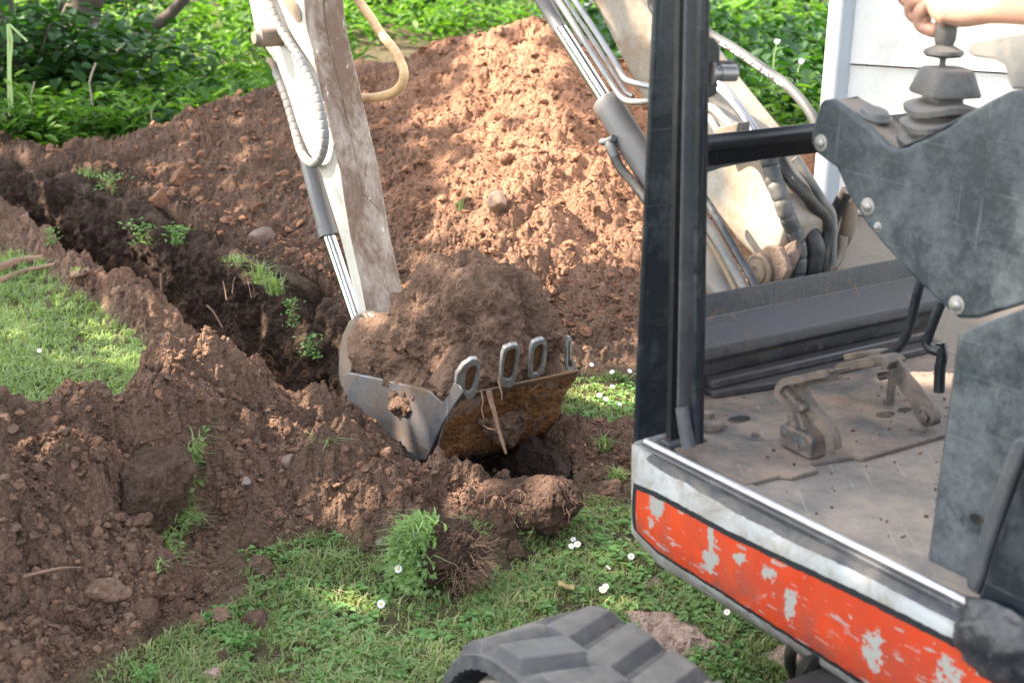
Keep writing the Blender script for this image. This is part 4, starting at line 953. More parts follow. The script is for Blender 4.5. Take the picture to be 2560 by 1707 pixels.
# ---------------- stick, its hoses, bucket cylinder, link
SR = .53
left = [(560, -560), (600, -240), (622, 0), (637, 75), (663, 120), (690, 160), (715, 230), (742, 312), (772, 385), (798, 420), (842, 566), (878, 690), (900, 780), (906, 800)]
right = [(920, 798), (901, 700), (876, 590), (848, 421), (826, 330), (804, 230), (786, 153), (768, 77), (760, 0), (735, -240), (700, -560)]
SP = [onr(u, v, SR) for u, v in left+right]; nL = len(left)
b = MB(); b.prism(SP, RT*.155, 0, lambda i: 1 if i >= nL else 0); stick = b.build('stick', ['white_paint', 'mud_paint'], ex, bevel=.006, bseg=3)
def on_under(t0, rfrac):   # point on the underside face at height fraction given by pixel row
    vs = [p[1] for p in right][::-1]; us = [p[0] for p in right][::-1]; u = np.interp(t0, vs, us); p = onr(u, t0, SR); return p+RT*.155*rfrac
wv_ = [on_under(v, .5)-FW*.001 for v in np.linspace(-300, 490, 26)]
b = MB(); b.tube(np.array(wv_), .004, 8); b.tube(np.array([on_under(490, .5), on_under(515, .30), on_under(545, .22)]), .004, 8); b.tube(np.array([on_under(490, .5), on_under(515, .72), on_under(540, .9)]), .004, 8); b.build('weld', 'mud_paint', stick)
b = MB(); b.lathe(onr(645, 95, .44), RT, [(.008, -.018), (.022, -.017), (.024, -.012), (.026, -.004), (.030, 0), (.034, .003), (.034, .10)], 32); b.build('pin_boss', 'link', stick)
b = MB(); pts = [(700, 8), (745, -10), (765, 40), (782, 80), (780, 105), (760, 95), (740, 75), (715, 40)]
b = MB(); b.prism([onr(*q, SR-.004) for q in ((707, -40), (726, -5), (742, 10), (752, 35), (752, 52), (742, 56), (728, 40), (712, 15), (700, -20))], RT*.003); b.build('slot', 'link', stick)
# bucket cylinder
br = .60
p0 = onr(700, 110, br); p1 = onr(822, 590, br); p2 = onr(893, 800, br)
ax = (p1-p0)/np.linalg.norm(p1-p0)
bc = MB(); L_ = np.linalg.norm(p1-p0); bc.lathe(p0, ax, [(.03, 0), (.036, .01), (.036, L_-.03), (.038, L_-.028), (.038, L_)], 32); bcy = bc.build('bucket_cylinder', 'grey_cyl', ex)
b = MB(); b.cyl(p1-ax*.01, p2, .024, 28); b.build('piston_rod', 'chrome', bcy)
b = MB(); b.cyl(onr(851, 560, .56), onr(905, 790, .56), .009, 14); b.build('guide_rod', 'worn_steel', bcy)
# hoses on the stick
Q = [(650, -60), (662, -20), (674, 8), (690, 50), (707, 82), (730, 118), (753, 153), (776, 200), (793, 242), (805, 290), (812, 335), (808, 375), (798, 400), (784, 409), (768, 402), (754, 382), (743, 345), (730, 295), (718, 255), (708, 225)]
RR_ = [.50]*13+[.505, .51, .515, .52, .525, .525, .525]
b = MB(); hose(b, [onr(u, v, r) for (u, v), r in zip(Q, RR_)], .0165, .030, .0018); b.build('hose', 'hose_grey', stick)
b = MB(); a0 = onr(709, 228, .525); a1 = onr(690, 180, .525); b.lathe(a0, a1-a0, [(.017, 0), (.017, .035), (.014, .037), (.014, .045), (.016, .046), (.016, np.linalg.norm(a1-a0))], 14); b.build('fitting', 'hose_grey', stick)
b = MB(); b.tube([a1, onr(683, 160, .525), onr(672, 152, .525), onr(668, 153, .52)], .012, 12); b.build('elbow', 'link', stick)
Q = [(860, -60), (880, -30), (898, 5), (925, 42), (952, 84), (983, 122), (1000, 152), (1010, 182), (1005, 210), (986, 230), (956, 241), (925, 245), (885, 243), (850, 235)]
b = MB(); hose(b, [onr(u, v, .76) for u, v in Q], .0165, .034, .0018); b.build('hose', 'hose_tan', stick)
# link
lp = [(914, 780), (935, 790), (943, 808), (938, 828), (925, 840), (908, 855), (893, 880), (882, 905), (877, 930), (880, 960), (868, 975), (852, 970), (845, 935), (847, 880), (855, 838), (870, 805), (890, 784)]
b = MB(); b.prism([onr(u, v, .44) for u, v in lp], RT*.03); b.prism([onr(u, v, .44) for u, v in lp], RT*.03) if 0 else None; lk = b.build('bucket_link', 'link', ex, bevel=.006, bseg=3)
b = MB(); b.prism([p+RT*.28 for p in [onr(u, v, .44) for u, v in lp]], RT*.03); b.build('link_plate', 'link', lk, bevel=.006)
b = MB(); b.lathe(onr(914, 809, .44), -RT, [(.040, -.03), (.040, .006), (.037, .010), (.030, .010), (.030, .006), (.024, .006), (.024, .016), (.019, .019), (.012, .019), (.010, .022)], 32); b.build('pivot_pin', 'link', lk)
b = MB(); b.cyl(onr(914, 809, .44), onr(914, 809, .44)+RT*.28, .02); b.build('pin', 'link', lk)

# ---------------- bucket
KR, KW = .345, .45
side = [Z6(205, 880), Z6(235, 868), Z6(380, 893), Z6(560, 935), Z6(700, 968), Z6(775, 992), Z6(850, 1062), Z6(890, 1010), Z6(925, 930), Z6(945, 930), Z6(990, 990), Z6(940, 1060), Z6(852, 1200), Z6(745, 1440), Z6(640, 1440), Z6(470, 1360), Z6(330, 1230), Z6(240, 1080), Z6(205, 980)]
S3 = [onr(u, v, KR) for u, v in side]
b = MB(); b.prism(S3, RT*.018); bk = b.build('bucket', 'bucket', ex, bevel=.003)
b = MB(); b.prism([p+RT*(KW-.018) for i_s, p in enumerate(S3) if i_s not in (7, 8, 9, 10)], RT*.018); b.build('side_plate', 'bucket_dirt', bk, bevel=.003)
# outer skin: lip -> bottom corner -> heel -> back
skin = [Z6(930, 1045), Z6(852, 1200), Z6(800, 1440), Z6(700, 1490), Z6(470, 1360), Z6(330, 1230), Z6(240, 1080), Z6(205, 980), Z6(205, 890)]
skin = [onr(u, v, KR) for u, v in skin]
g = []
for p in [skin[0]]+list(smooth_path(skin[1:3], 3)[0:])+skin[3:]:
    g.append([p+RT*t for t in np.linspace(.004, KW-.004, 9)])
b = MB(); b.sheet(g); o = b.build('bucket_shell', 'bucket_dirt', bk, smooth=40); md = o.modifiers.new('s', 'SOLIDIFY'); md.thickness = .014; md.offset = 0
# earth caked on the underside
us = smooth_path([skin[0]+ZZ*.012, skin[1], (skin[1]+skin[2])/2, skin[2], skin[3]], 26); rs_ = np.linspace(.006, KW+.004, 150)
PP_ = us[:, None, :]+RT[None, None, :]*rs_[None, :, None]; sh_ = PP_.shape; pv_ = PP_.reshape(-1, 3)
tn = np.gradient(us, axis=0); nn_ = np.cross(tn, RT); nn_ /= np.linalg.norm(nn_, axis=1)[:, None]; nn_ = np.where((nn_@(CAM-us[0]) > 0)[:, None], nn_, -nn_); nv_ = np.repeat(nn_, sh_[1], 0)
x_, y_, z_ = pv_.T; dd_ = .012+.014*fbm3(x_*9, y_*9, z_*9, 701, 4)+.010*bump3(x_, y_, z_, .03, 703)*(vn3(x_*7, y_*7, z_*7, 705) > .4)+.004*bump3(x_, y_, z_, .012, 707)
edge_ = np.minimum(1, np.minimum(np.tile(rs_, sh_[0]), KW-np.tile(rs_, sh_[0])+.006)/.02); pv_ = pv_+nv_*(dd_*np.clip(edge_, 0, 1))[:, None]
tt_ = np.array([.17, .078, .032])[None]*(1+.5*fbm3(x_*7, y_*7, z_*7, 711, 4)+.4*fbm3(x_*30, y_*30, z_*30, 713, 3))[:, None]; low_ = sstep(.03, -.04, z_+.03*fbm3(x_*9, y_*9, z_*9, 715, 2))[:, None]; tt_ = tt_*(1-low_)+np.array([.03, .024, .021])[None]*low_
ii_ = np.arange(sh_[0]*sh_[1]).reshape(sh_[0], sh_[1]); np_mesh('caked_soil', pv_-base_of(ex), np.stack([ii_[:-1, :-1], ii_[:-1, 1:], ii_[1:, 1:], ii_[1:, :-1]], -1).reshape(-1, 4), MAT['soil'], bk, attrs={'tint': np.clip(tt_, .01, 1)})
# cutting edge plate
def kk(fr, q, extra=0): return onr(*Z6(*q), KR)+RT*(KW*fr)
# teeth: hollow sockets standing up from the cutting edge
toothp = [onr(*Z6(*q), KR) for q in ((935, 1040), (1010, 1080), (1085, 990))]
def tooth(fr, pix, name='tooth'):
    """outer loop and inner loop in a plane facing the machine"""
    outer, inner, rc_ = pix; P = [onr(*Z6(*q), KR+KW*fr) for q in outer]; 
    c = np.mean(P, axis=0); 
    # lie in plane normal to view of the lip: use plane through first point containing RT and the lip direction
    base = onr(*Z6(*outer[0]), KR+KW*fr); tip = onr(*Z6(*outer[rc_]), KR+KW*fr)
    lip = tip-base; nrm = np.cross(RT, lip); nrm /= np.linalg.norm(nrm)
    A = [hit(*Z6(*q), base, nrm) for q in outer]; B = [hit(*Z6(*q), base, nrm) for q in inner]
    sgn = nrm if np.dot(nrm, CAM-base) > 0 else -nrm
    b = MB(); n = len(A); th = .006
    vs = [a+sgn*th for a in A]+[q+sgn*th for q in B]+[a-sgn*th*1.6 for a in A]+[q-sgn*th*.6 for q in B]
    fs = []
    for i in range(n):
        j = (i+1) % n; fs += [(i, j, n+j, n+i), (i, 2*n+i, 2*n+j, j), (n+i, n+j, 3*n+j, 3*n+i), (2*n+i, 3*n+i, 3*n+j, 2*n+j)]
    b.add(vs, fs); t = b.build(name, 'tooth', bk, bevel=.0025)
    b = MB(); b.prism([q-sgn*.004 for q in B], -sgn*.012); b.build('packed_soil', 'soil_pack', t)
    return t
t1o = [(995, 1010), (975, 950), (935, 930), (945, 870), (985, 810), (1040, 772), (1078, 768), (1094, 790), (1092, 850), (1075, 960), (1060, 1010), (1020, 1050)]
t1i = [(1000, 975), (994, 935), (996, 900), (1002, 862), (1018, 830), (1044, 815), (1066, 812), (1076, 822), (1074, 860), (1060, 930), (1045, 965), (1020, 985)]
tooth(.02, (t1o, t1i, 6))
t2o = [(1228, 950), (1226, 890), (1234, 810), (1240, 740), (1256, 700), (1300, 680), (1340, 676), (1354, 700), (1350, 760), (1334, 870), (1318, 930), (1290, 960)]
t2i = [(1246, 895), (1244, 860), (1250, 800), (1258, 750), (1272, 720), (1300, 704), (1326, 702), (1336, 716), (1332, 760), (1318, 850), (1304, 890), (1280, 905)]
tooth(.32, (t2o, t2i, 6))
t3o = [(1420, 905), (1418, 850), (1424, 770), (1424, 710), (1440, 665), (1480, 645), (1512, 640), (1530, 664), (1530, 720), (1522, 800), (1508, 860), (1470, 895)]
t3i = [(1440, 860), (1438, 820), (1442, 760), (1446, 710), (1462, 690), (1482, 676), (1502, 672), (1510, 690), (1508, 730), (1502, 790), (1490, 830), (1466, 862)]
tooth(.62, (t3o, t3i, 6))
t4o = [(1662, 845), (1660, 800), (1662, 720), (1662, 660), (1668, 628), (1684, 626), (1692, 640), (1686, 700), (1684, 760), (1720, 800), (1716, 830), (1690, 860)]
t4i = [(1668, 820), (1667, 790), (1668, 730), (1669, 690), (1672, 660), (1677, 660), (1680, 668), (1678, 710), (1678, 770), (1700, 806), (1698, 820), (1682, 830)]
tooth(.97, (t4o, t4i, 4))
b = MB(); e0 = onr(*Z6(935, 1040), KR); e1 = onr(*Z6(960, 1005), KR); b.prism([e0+RT*.01, e1+RT*.01, e1+RT*(KW-.01), e0+RT*(KW-.01)], np.cross(RT, e1-e0)/np.linalg.norm(e1-e0)*.008); b.build('cutting_edge', 'bucket_dirt', bk, bevel=.003)
# roots hanging from the bucket lip
def wire(pts, r0, r1, name, mat, label=None, cat=None, parent=None):
    P = resample(smooth_path(pts, 8), .006); b = MB(); b.tube(P, np.linspace(r0, r1, len(P)), 8)
    o = b.build(name, mat, parent)
    if label: setup(o, label, cat)
    return o
MAT['root'] = worn('root', (.22, .13, .085), .85, 0, (.10, .06, .04), .4, 30, bump=.6)
wire([onr(*Z6(*q), .44) for q in ((1155, 980), (1170, 1050), (1195, 1140), (1220, 1240), (1245, 1320), (1268, 1395))], .009, .004, 'root', 'root', 'thick brown root hanging from between the bucket teeth', 'root')
wire([onr(*Z6(*q), .46) for q in ((1218, 905), (1225, 950), (1240, 1000), (1240, 1045))], .004, .002, 'root', 'root', 'thin pale root dangling beside the second bucket tooth', 'root')
wire([onr(*Z6(*q), .38) for q in ((1105, 980), (1118, 1060), (1108, 1100), (1122, 1165))], .003, .0015, 'root', 'root', 'fine crooked root hanging under the first bucket tooth', 'root')
wire([onr(*Z6(*q), .42) for q in ((1120, 1210), (1150, 1228), (1180, 1236), (1205, 1238))], .0025, .002, 'root', 'root', 'short twig like root sticking out left from the thick root', 'root')

# ---------------- load of earth in the bucket
def blob(name, parts, res, label, cat, tint, cell=.03, amp=.02, fine=.01, mat='soil', smooth_=True):
    """one closed skin round several overlapping ellipsoids: (centre, radii (FW, RT, Z))"""
    v, f = ico(res); v = v.copy(); c0 = np.mean([p[0] for p in parts], axis=0)
    L = np.stack([FW, RT, ZZ])
    best = np.zeros(len(v)); dirs = v@L if False else v
    dw = v[:, :1]*FW+v[:, 1:2]*RT+v[:, 2:3]*ZZ
    for (c, rad) in parts:
        o = c0-np.array(c); ol = np.array([o@FW, o@RT, o@ZZ])/np.array(rad); dl = v/np.array(rad)
        A = (dl**2).sum(1); B = (dl*ol).sum(1); Cc = (ol**2).sum()-1; disc = B*B-A*Cc
        t = np.where(disc > 0, (-B+np.sqrt(np.maximum(disc, 0)))/A, 0); best = np.maximum(best, t)
    if smooth_: best = np.maximum(best, .0)
    P = c0+dw*best[:, None]
    x, y, z = P[:, 0], P[:, 1], P[:, 2]
    n = bump3(x, y, z, cell, 3); n2 = bump3(x, y, z, cell*.4, 5); n3 = bump3(x, y, z, cell*.18, 15)
    P = P+dw*(amp*3.2*fbm3(x*8, y*8, z*8, 9, 4)-amp*1.2*np.abs(fbm3(x*14, y*14, z*14, 19, 3))+amp*.75*n*(vn3(x*12, y*12, z*12, 8) > .35)+amp*.42*n2+amp*.26*n3+fine*fbm3(x*40, y*40, z*40, 4, 3))[:, None]
    t = np.array(tint)[None]*(1+.5*fbm3(x*14, y*14, z*14, 44, 3)+.1*(n2-.4))[:, None]
    c0b = c0; o = np_mesh(name, P-c0b, f, MAT[mat], attrs={'tint': np.clip(t, .01, 1)}); o.location = c0b
    return setup(o, label, cat)
LC = M(1.68, .60, .12)
blob('soil_load', [(M(1.68, .57, .14), (.34, .22, .20)), (M(1.64, .575, .31), (.29, .20, .19)), (M(1.60, .58, .43), (.18, .16, .13)), (M(1.53, .745, .31), (.17, .12, .18)), (M(1.43, .585, .24), (.105, .225, .15)), (M(1.84, .46, .19), (.22, .11, .14))], 7,
     'heaped load of loose brown earth piled in the excavator bucket', 'load of earth', (.165, .104, .074), .040, .022, .014)

ld = bpy.data.objects['soil_load']; lv = np.array([p.co[:] for p in ld.data.vertices]); ln_ = np.array([p.normal[:] for p in ld.data.vertices]); pk = rng.choice(np.where(ln_[:, 2] > -.1)[0], 1500)
lc = scatter_lumps('clods', lv[pk]+ln_[pk]*.001, .002+.013*rng.random(1500)**5, soil_tint(1500, np.full(1500, .1)), kind='stuff'); lc.parent = ld

# ---------------- rubber track
tr_c = (-.292, .226); R_ = .202; zt = tr_c[1]+R_
def belt_pt(s):
    """s=0 at the top above the front wheel, positive to the rear along the top, negative round the front"""
    if s >= 0: return (tr_c[0]-s, zt-.0), (0, 1)
    ang = -s/R_
    if ang < math.pi: return (tr_c[0]+R_*math.sin(ang), tr_c[1]+R_*math.cos(ang)), (math.sin(ang), math.cos(ang))
    return (tr_c[0]-(ang-math.pi)*R_, tr_c[1]-R_), (0, -1)
ra, rb = -.587, -.300; tk = .022
ss_ = np.concatenate([np.linspace(-R_*math.pi-1.3, -R_*math.pi, 20)[:-1], np.linspace(-R_*math.pi, 0, 48)[:-1], np.linspace(0, 1.4, 60)])
g1, g2 = [], []
for s in ss_:
    (a, z), (na, nz_) = belt_pt(s); rib = .0035*((int(s/.013) % 2) == 0)
    g1.append([M(a, r, z) for r in (ra+.006, ra+.0061, (ra+rb)/2, rb-.006)]); g2.append([M(a-na*(tk+rib), r, z-nz_*(tk+rib)) for r in (ra, (ra+rb)/2, rb)])
b = MB(); b.sheet([[x[0]]+[x[2]]+[x[3]] for x in g1]); b.sheet(g2)
b.sheet([[g2[i][0], g1[i][0]] for i in range(len(ss_))]); b.sheet([[g1[i][3], g2[i][2]] for i in range(len(ss_))])
trk = b.build('track', 'tread', ex, smooth=50)
def lug(s, left):
    """chunky slanted lug: base wider than top"""
    b = MB(); rr0, rr1 = (ra+.022, ra+.155) if left else (rb-.150, rb-.004); sl = .045; ln = .088; hgt = .021
    def pt(ds_, r, h):
        sk = sl*((r-rr0)/(rr1-rr0)) if left else sl*((rr1-r)/(rr1-rr0)); (a, z), (na, nz_) = belt_pt(s+ds_+sk-sl); return M(a+na*h, r, z+nz_*h)
    lay = []
    for h, ins in ((-.004, -.014), (.004, -.004), (hgt-.003, .010), (hgt, .013)):
        ring = []
        for (f_, r_) in ((0, 0), (.5, 0), (1, 0), (1, .5), (1, 1), (.5, 1), (0, 1), (0, .5)):
            dsv = -ln/2+ins+(ln-2*ins)*f_; rv = rr0+ins*.7+(rr1-rr0-1.4*ins)*r_; ring.append(pt(dsv, rv, h))
        lay.append(ring)
    vs = [p for r in lay for p in r]; fs = []
    for i in range(3): fs += [(i*8+k, i*8+(k+1) % 8, (i+1)*8+(k+1) % 8, (i+1)*8+k) for k in range(8)]
    fs += [tuple(24+k for k in range(8))]
    b.add(vs, fs); o = b.build('lug', 'tread', trk, smooth=80, bevel=.006, bseg=3)
for k in range(-5, 9):
    lug(-.02+k*.118, False); lug(.035+k*.118, True)
b = MB(); b.lathe(M(tr_c[0], ra+.03, tr_c[1]), RT, [(.06, 0), (.15, .0), (.158, .02), (.158, .10), (.135, .11), (.135, .14), (.158, .15), (.158, .22), (.15, .225)], 48); b.build('idler', 'dusty_floor', ex)
b = MB(); b.mbox(-1.7, -.33, ra+.07, rb-.07, .12, .32); b.mbox(-1.5, -.5, rb-.07, .3, .2, .36); b.build('track_frame', 'black_paint', ex, bevel=.02)
b = MB(); b.tube(smooth_path([onz(1985, 1590, .38), onz(1975, 1650, .3), onz(1990, 1700, .22)], 6), .012, 10); b.tube(smooth_path([onz(2060, 1620, .40), onz(2020, 1680, .3), onz(2010, 1740, .22)], 6), .022, 10); b.build('hose', 'hose_black', ex)

floorc = np.stack([rng.uniform(-.75, .18, 420), rng.uniform(.06, 1.0, 420)], 1); zt_ = np.where(floorc[:, 0] > -.25, .6105, .6005); keep_ = (floorc[:, 0] < .0) | (floorc[:, 1] > .25); floorc = floorc[keep_]; zt_ = zt_[keep_]
Pf = O[None]+FW[None]*floorc[:, :1]+RT[None]*floorc[:, 1:2]; Pf[:, 2] = zt_+.001
scatter_lumps('soil_crumbs', Pf, .001+.0035*rng.random(len(Pf))**4, soil_tint(len(Pf), np.full(len(Pf), .5)), kind='stuff', label='crumbs of dry earth scattered on the cab floor', cat='soil crumbs')
at_ = rng.uniform(-1.0, -.28, 160); Pt = O[None]+FW[None]*at_[:, None]+RT[None]*rng.uniform(ra+.02, rb-.01, 160)[:, None]; Pt[:, 2] = zt+.001
scatter_lumps('soil_crumbs', Pt, .0015+.005*rng.random(160)**3, soil_tint(160, np.full(160, .4)), kind='stuff', label='crumbs of earth lying between the lugs of the rubber track', cat='soil crumbs')

# ---------------- operator: left hand and arm on the joystick
def skin_mat():
    q = NM('skin'); v = q.obj(); n = q.noise(v, 14, 4, .6); n2 = q.noise(v, 160, 3, .6)
    c = q.mix(q.mapr(n, .35, .68), (.40, .20, .14), (.50, .29, .21)); p = q.principled(c, .5, 0, n2, .25, .001)
    p.inputs['Subsurface Weight'].default_value = .15; p.inputs['Subsurface Radius'].default_value = (.012, .004, .002); return q.m
MAT['skin'] = skin_mat()
HR = .245
def hv(u, v, r=HR): return onr(u, v, r)
W = hv(2455, 14); 
chains = []   # nodes: (pos, radius), edges
nodes = []; edges = []
def nd(p, r, par=None):
    nodes.append((np.array(p), r)); 
    if par is not None: edges.append((par, len(nodes)-1))
    return len(nodes)-1
palm0 = nd(hv(2440, 22), .028); fore1 = nd(hv(2520, 22), .0275, palm0); fore2 = nd(hv(2620, 22), .033, fore1); fore3 = nd(hv(2760, 35, .27), .042, fore2); elb = nd(hv(2950, 60, .33), .046, fore3); sh1 = nd(hv(3020, -150, .36), .055, elb); sh2 = nd(hv(3030, -420, .38), .062, sh1)
palm1 = nd(hv(2398, 26, HR-.006), .037, palm0); palm2 = nd(hv(2354, 20, HR-.010), .036, palm1)
# fingers curl round the grip, little finger lowest
for (dy, k1, k2, k3, rd) in ((40, (2296, 34), (2300, 66), (2322, 86), .0150), (18, (2278, 4), (2276, 38), (2300, 60), .0155), (-10, (2278, -34), (2256, -6), (2276, 26), .0155), (-42, (2285, -66), (2262, -44), (2280, -12), .0150)):
    kn = nd(hv(2335, -22+dy*.65, HR-.012), rd*1.15, palm2); a_ = nd(hv(k1[0], k1[1], HR-.018), rd*1.05, kn); b_ = nd(hv(k2[0], k2[1], HR-.010), rd, a_); c_ = nd(hv(k3[0]+26, k3[1]-4, HR-.008), rd*.9, b_)
th0 = nd(hv(2390, -40, HR+.02), .016, palm1); th1 = nd(hv(2350, -62, HR+.035), .0135, th0); th2 = nd(hv(2312, -60, HR+.04), .0115, th1)
hb = W; me = bpy.data.meshes.new('person'); me.from_pydata([tuple(p-hb) for p, r in nodes], edges, []); me.materials.append(MAT['skin'])
pers = bpy.data.objects.new('person', me); COL.objects.link(pers); pers.location = hb
setup(pers, 'bare left forearm and fist gripping the joystick at the upper right', 'person')
sk_ = pers.modifiers.new('skin', 'SKIN'); sk_.use_smooth_shade = True
for i, (p, r) in enumerate(nodes): me.skin_vertices[0].data[i].radius = (r, r)
me.skin_vertices[0].data[0].use_root = True
sb = pers.modifiers.new('sub', 'SUBSURF'); sb.levels = 2; sb.render_levels = 2

# ------------------------------------------------------------------ cab roof (above the frame)
b = MB(); b.mbox(-1.35, .30, -.02, 1.10, 2.16, 2.22); b.build('roof', 'black_paint', ex, bevel=.02)

# ------------------------------------------------------------------ leaves and grass
def leaf_mat(name, c1, c2, trans=.35, sub=(.9, 1.15)):
    q = NM(name); g = q.n('ShaderNodeNewGeometry'); r = g.outputs['Random Per Island']
    c = q.mix(r, c1, c2); v = q.obj(); n = q.noise(v, 2.2, 3, .6); c = q.mix(q.mapr(n, .35, .65), q.mix(1.0, c, (.65, .7, .6), 'MULTIPLY'), c)
    d = q.n('ShaderNodeBsdfPrincipled'); q.l(c, d.inputs['Base Color']); d.inputs['Roughness'].default_value = .55; d.inputs['Specular IOR Level'].default_value = .35
    t = q.n('ShaderNodeBsdfTranslucent'); q.l(q.mix(1.0, c, (1.3, 1.5, .5), 'MULTIPLY'), t.inputs['Color'])
    mx = q.n('ShaderNodeMixShader'); mx.inputs[0].default_value = trans; q.l(d.outputs[0], mx.inputs[1]); q.l(t.outputs[0], mx.inputs[2]); q.l(mx.outputs[0], q.out.inputs['Surface'])
    return q.m
G_LAWN = leaf_mat('grass_blade', (.185, .265, .085), (.34, .42, .19)); G_DRY = leaf_mat('grass_dry', (.26, .25, .12), (.38, .35, .19))
G_WEED = leaf_mat('weed_leaf', (.05, .13, .02), (.14, .26, .04), .4); G_DARK = leaf_mat('bush_leaf', (.015, .055, .014), (.045, .115, .025), .3); G_CLOVER = leaf_mat('clover_leaf', (.11, .23, .06), (.20, .35, .11), .3)
G_SOD = leaf_mat('sod_leaf', (.20, .33, .10), (.36, .48, .22), .3)
G_TREE = leaf_mat('tree_leaf', (.035, .085, .018), (.08, .15, .03), .2)
def unit(v): return v/(np.linalg.norm(v, axis=-1, keepdims=True)+1e-9)
def leaves_arr(P, Dr, Nn, L, Wd, fold=.18):
    Dr = unit(Dr); S = unit(np.cross(Dr, Nn)); N = np.cross(S, Dr); L = L[:, None]; Wd = Wd[:, None]; n = len(P)
    V = np.stack([P, P+Dr*L*.30+S*Wd*.42+N*Wd*fold, P+Dr*L*.68+S*Wd*.38+N*Wd*fold*.8-N*L*.04, P+Dr*L-N*L*.14, P+Dr*L*.68-S*Wd*.38+N*Wd*fold*.8-N*L*.04, P+Dr*L*.30-S*Wd*.42+N*Wd*fold], 1)
    k = (np.arange(n)*6)[:, None, None]; F = np.array([[0, 1, 2, 3], [0, 3, 4, 5]])[None]+k
    return V.reshape(-1, 3), F.reshape(-1, 4)
def blades_arr(P, H, Wd, lean, az):
    n = len(P); d = np.stack([np.cos(az), np.sin(az), np.zeros(n)], 1); s = np.stack([-np.sin(az+rng.normal(0, .8, n)), np.cos(az), np.zeros(n)], 1); s = unit(s)
    H = H[:, None]; lean = lean[:, None]; Wd = Wd[:, None]; up = np.array([[0, 0, 1.0]])
    m_ = P+up*H*.55+d*lean*H*.25; t = P+up*H*(1-.35*lean)+d*lean*H*.95
    V = np.stack([P-s*Wd*.5, P+s*Wd*.5, m_+s*Wd*.42, m_-s*Wd*.42, t+s*Wd*.06, t-s*Wd*.06], 1); k = (np.arange(n)*6)[:, None, None]
    return V.reshape(-1, 3), (np.array([[0, 1, 2, 3], [3, 2, 4, 5]])[None]+k).reshape(-1, 4)
def cat(*vf):
    V, F, k = [], [], 0
    for v, f in vf: V.append(v); F.append(f+k); k += len(v)
    return np.vstack(V), np.vstack(F)
def grass_patch(n, box, cond, hmin, hmax, name, mat, wid=.0035, clump=5, **kw):
    P = sample_px(n, *box); z, s, t, h = ground(P[:, 0], P[:, 1]); keep = cond(P[:, 0], P[:, 1], s, h) & (t < .02); P = P[keep]; P[:, 2] = z[keep]-.002
    P = np.repeat(P, clump, 0); m_ = len(P); P[:, :2] += rng.normal(0, .006, (m_, 2))
    dens = .55+.6*np.clip(fbm2(P[:, 0]*3.3, P[:, 1]*3.3, 401, 3)+.5, 0, 1)
    H = (hmin+(hmax-hmin)*rng.random(m_)**1.6)*dens; 
    v, f = blades_arr(P, H, wid*(.6+.8*rng.random(m_)), rng.uniform(.3, 1.5, m_), rng.random(m_)*6.28)
    return setup(np_mesh(name, v, f, mat), kind='stuff', **kw)
nz2 = lambda x, y, s, f=3: fbm2(x*f, y*f, s, 3)
lawn = lambda x, y, s, h: (s < .35) & (h < 0)
inL = lambda x, y: inpoly(x, y, LAWN_LEFT)
front = lambda x, y, s, h: lawn(x, y, s, h) & (y < 4.9) & (x > -1.2) & (rng.random(x.shape) < .25+.75*sstep(-.35, .05, nz2(x, y, 402, 6)))
grass_patch(19000, (150, 2500, 1240, 1900), front, .012, .036, 'lawn_grass', G_LAWN, clump=5, label='short trampled grass along the bottom edge between bank and rubber track', cat='grass')
grass_patch(4500, (250, 2300, 1240, 1800), front, .02, .05, 'lawn_grass', G_DRY, clump=2, label='dry straw coloured blades in the foreground grass', cat='grass')
grass_patch(16000, (-1100, 480, 640, 1130), lambda x, y, s, h: lawn(x, y, s, h) & (nz2(x, y, 405) > -.45), .02, .055, 'lawn_grass', G_LAWN, .005, clump=5, label='strip of lawn at the left border beside the trench ridge', cat='grass')
grass_patch(3600, (1330, 2300, 800, 1120), lambda x, y, s, h: lawn(x, y, s, h), .02, .055, 'lawn_grass', G_LAWN, .005, clump=5, label='sunlit lawn to the right of the bucket, below the big heap', cat='grass')
def clover(n, box, cond, lab):
    P = sample_px(n, *box); z, s, t, h = ground(P[:, 0], P[:, 1]); keep = cond(P[:, 0], P[:, 1], s, h) & (t < .02) & (nz2(P[:, 0], P[:, 1], 411, 2.5) > .0); P = P[keep]; P[:, 2] = z[keep]+.012
    P = np.repeat(P, 4, 0); m_ = len(P); P[:, :2] += rng.normal(0, .008, (m_, 2)); az = rng.random(m_)*6.28
    D = np.stack([np.cos(az), np.sin(az), rng.uniform(-.1, .5, m_)], 1); N = np.stack([rng.normal(0, .2, m_), rng.normal(0, .2, m_), np.ones(m_)], 1)
    v, f = leaves_arr(P, D, N, rng.uniform(.012, .026, m_), rng.uniform(.010, .019, m_)); setup(np_mesh('clover', v, f, G_CLOVER), lab, 'clover', kind='stuff')
clover(2600, (250, 2300, 1240, 1800), front, 'small round clover leaves among the foreground grass')
clover(800, (1330, 2300, 800, 1120), lambda x, y, s, h: lawn(x, y, s, h), 'clover leaves in the sunlit lawn right of the bucket')

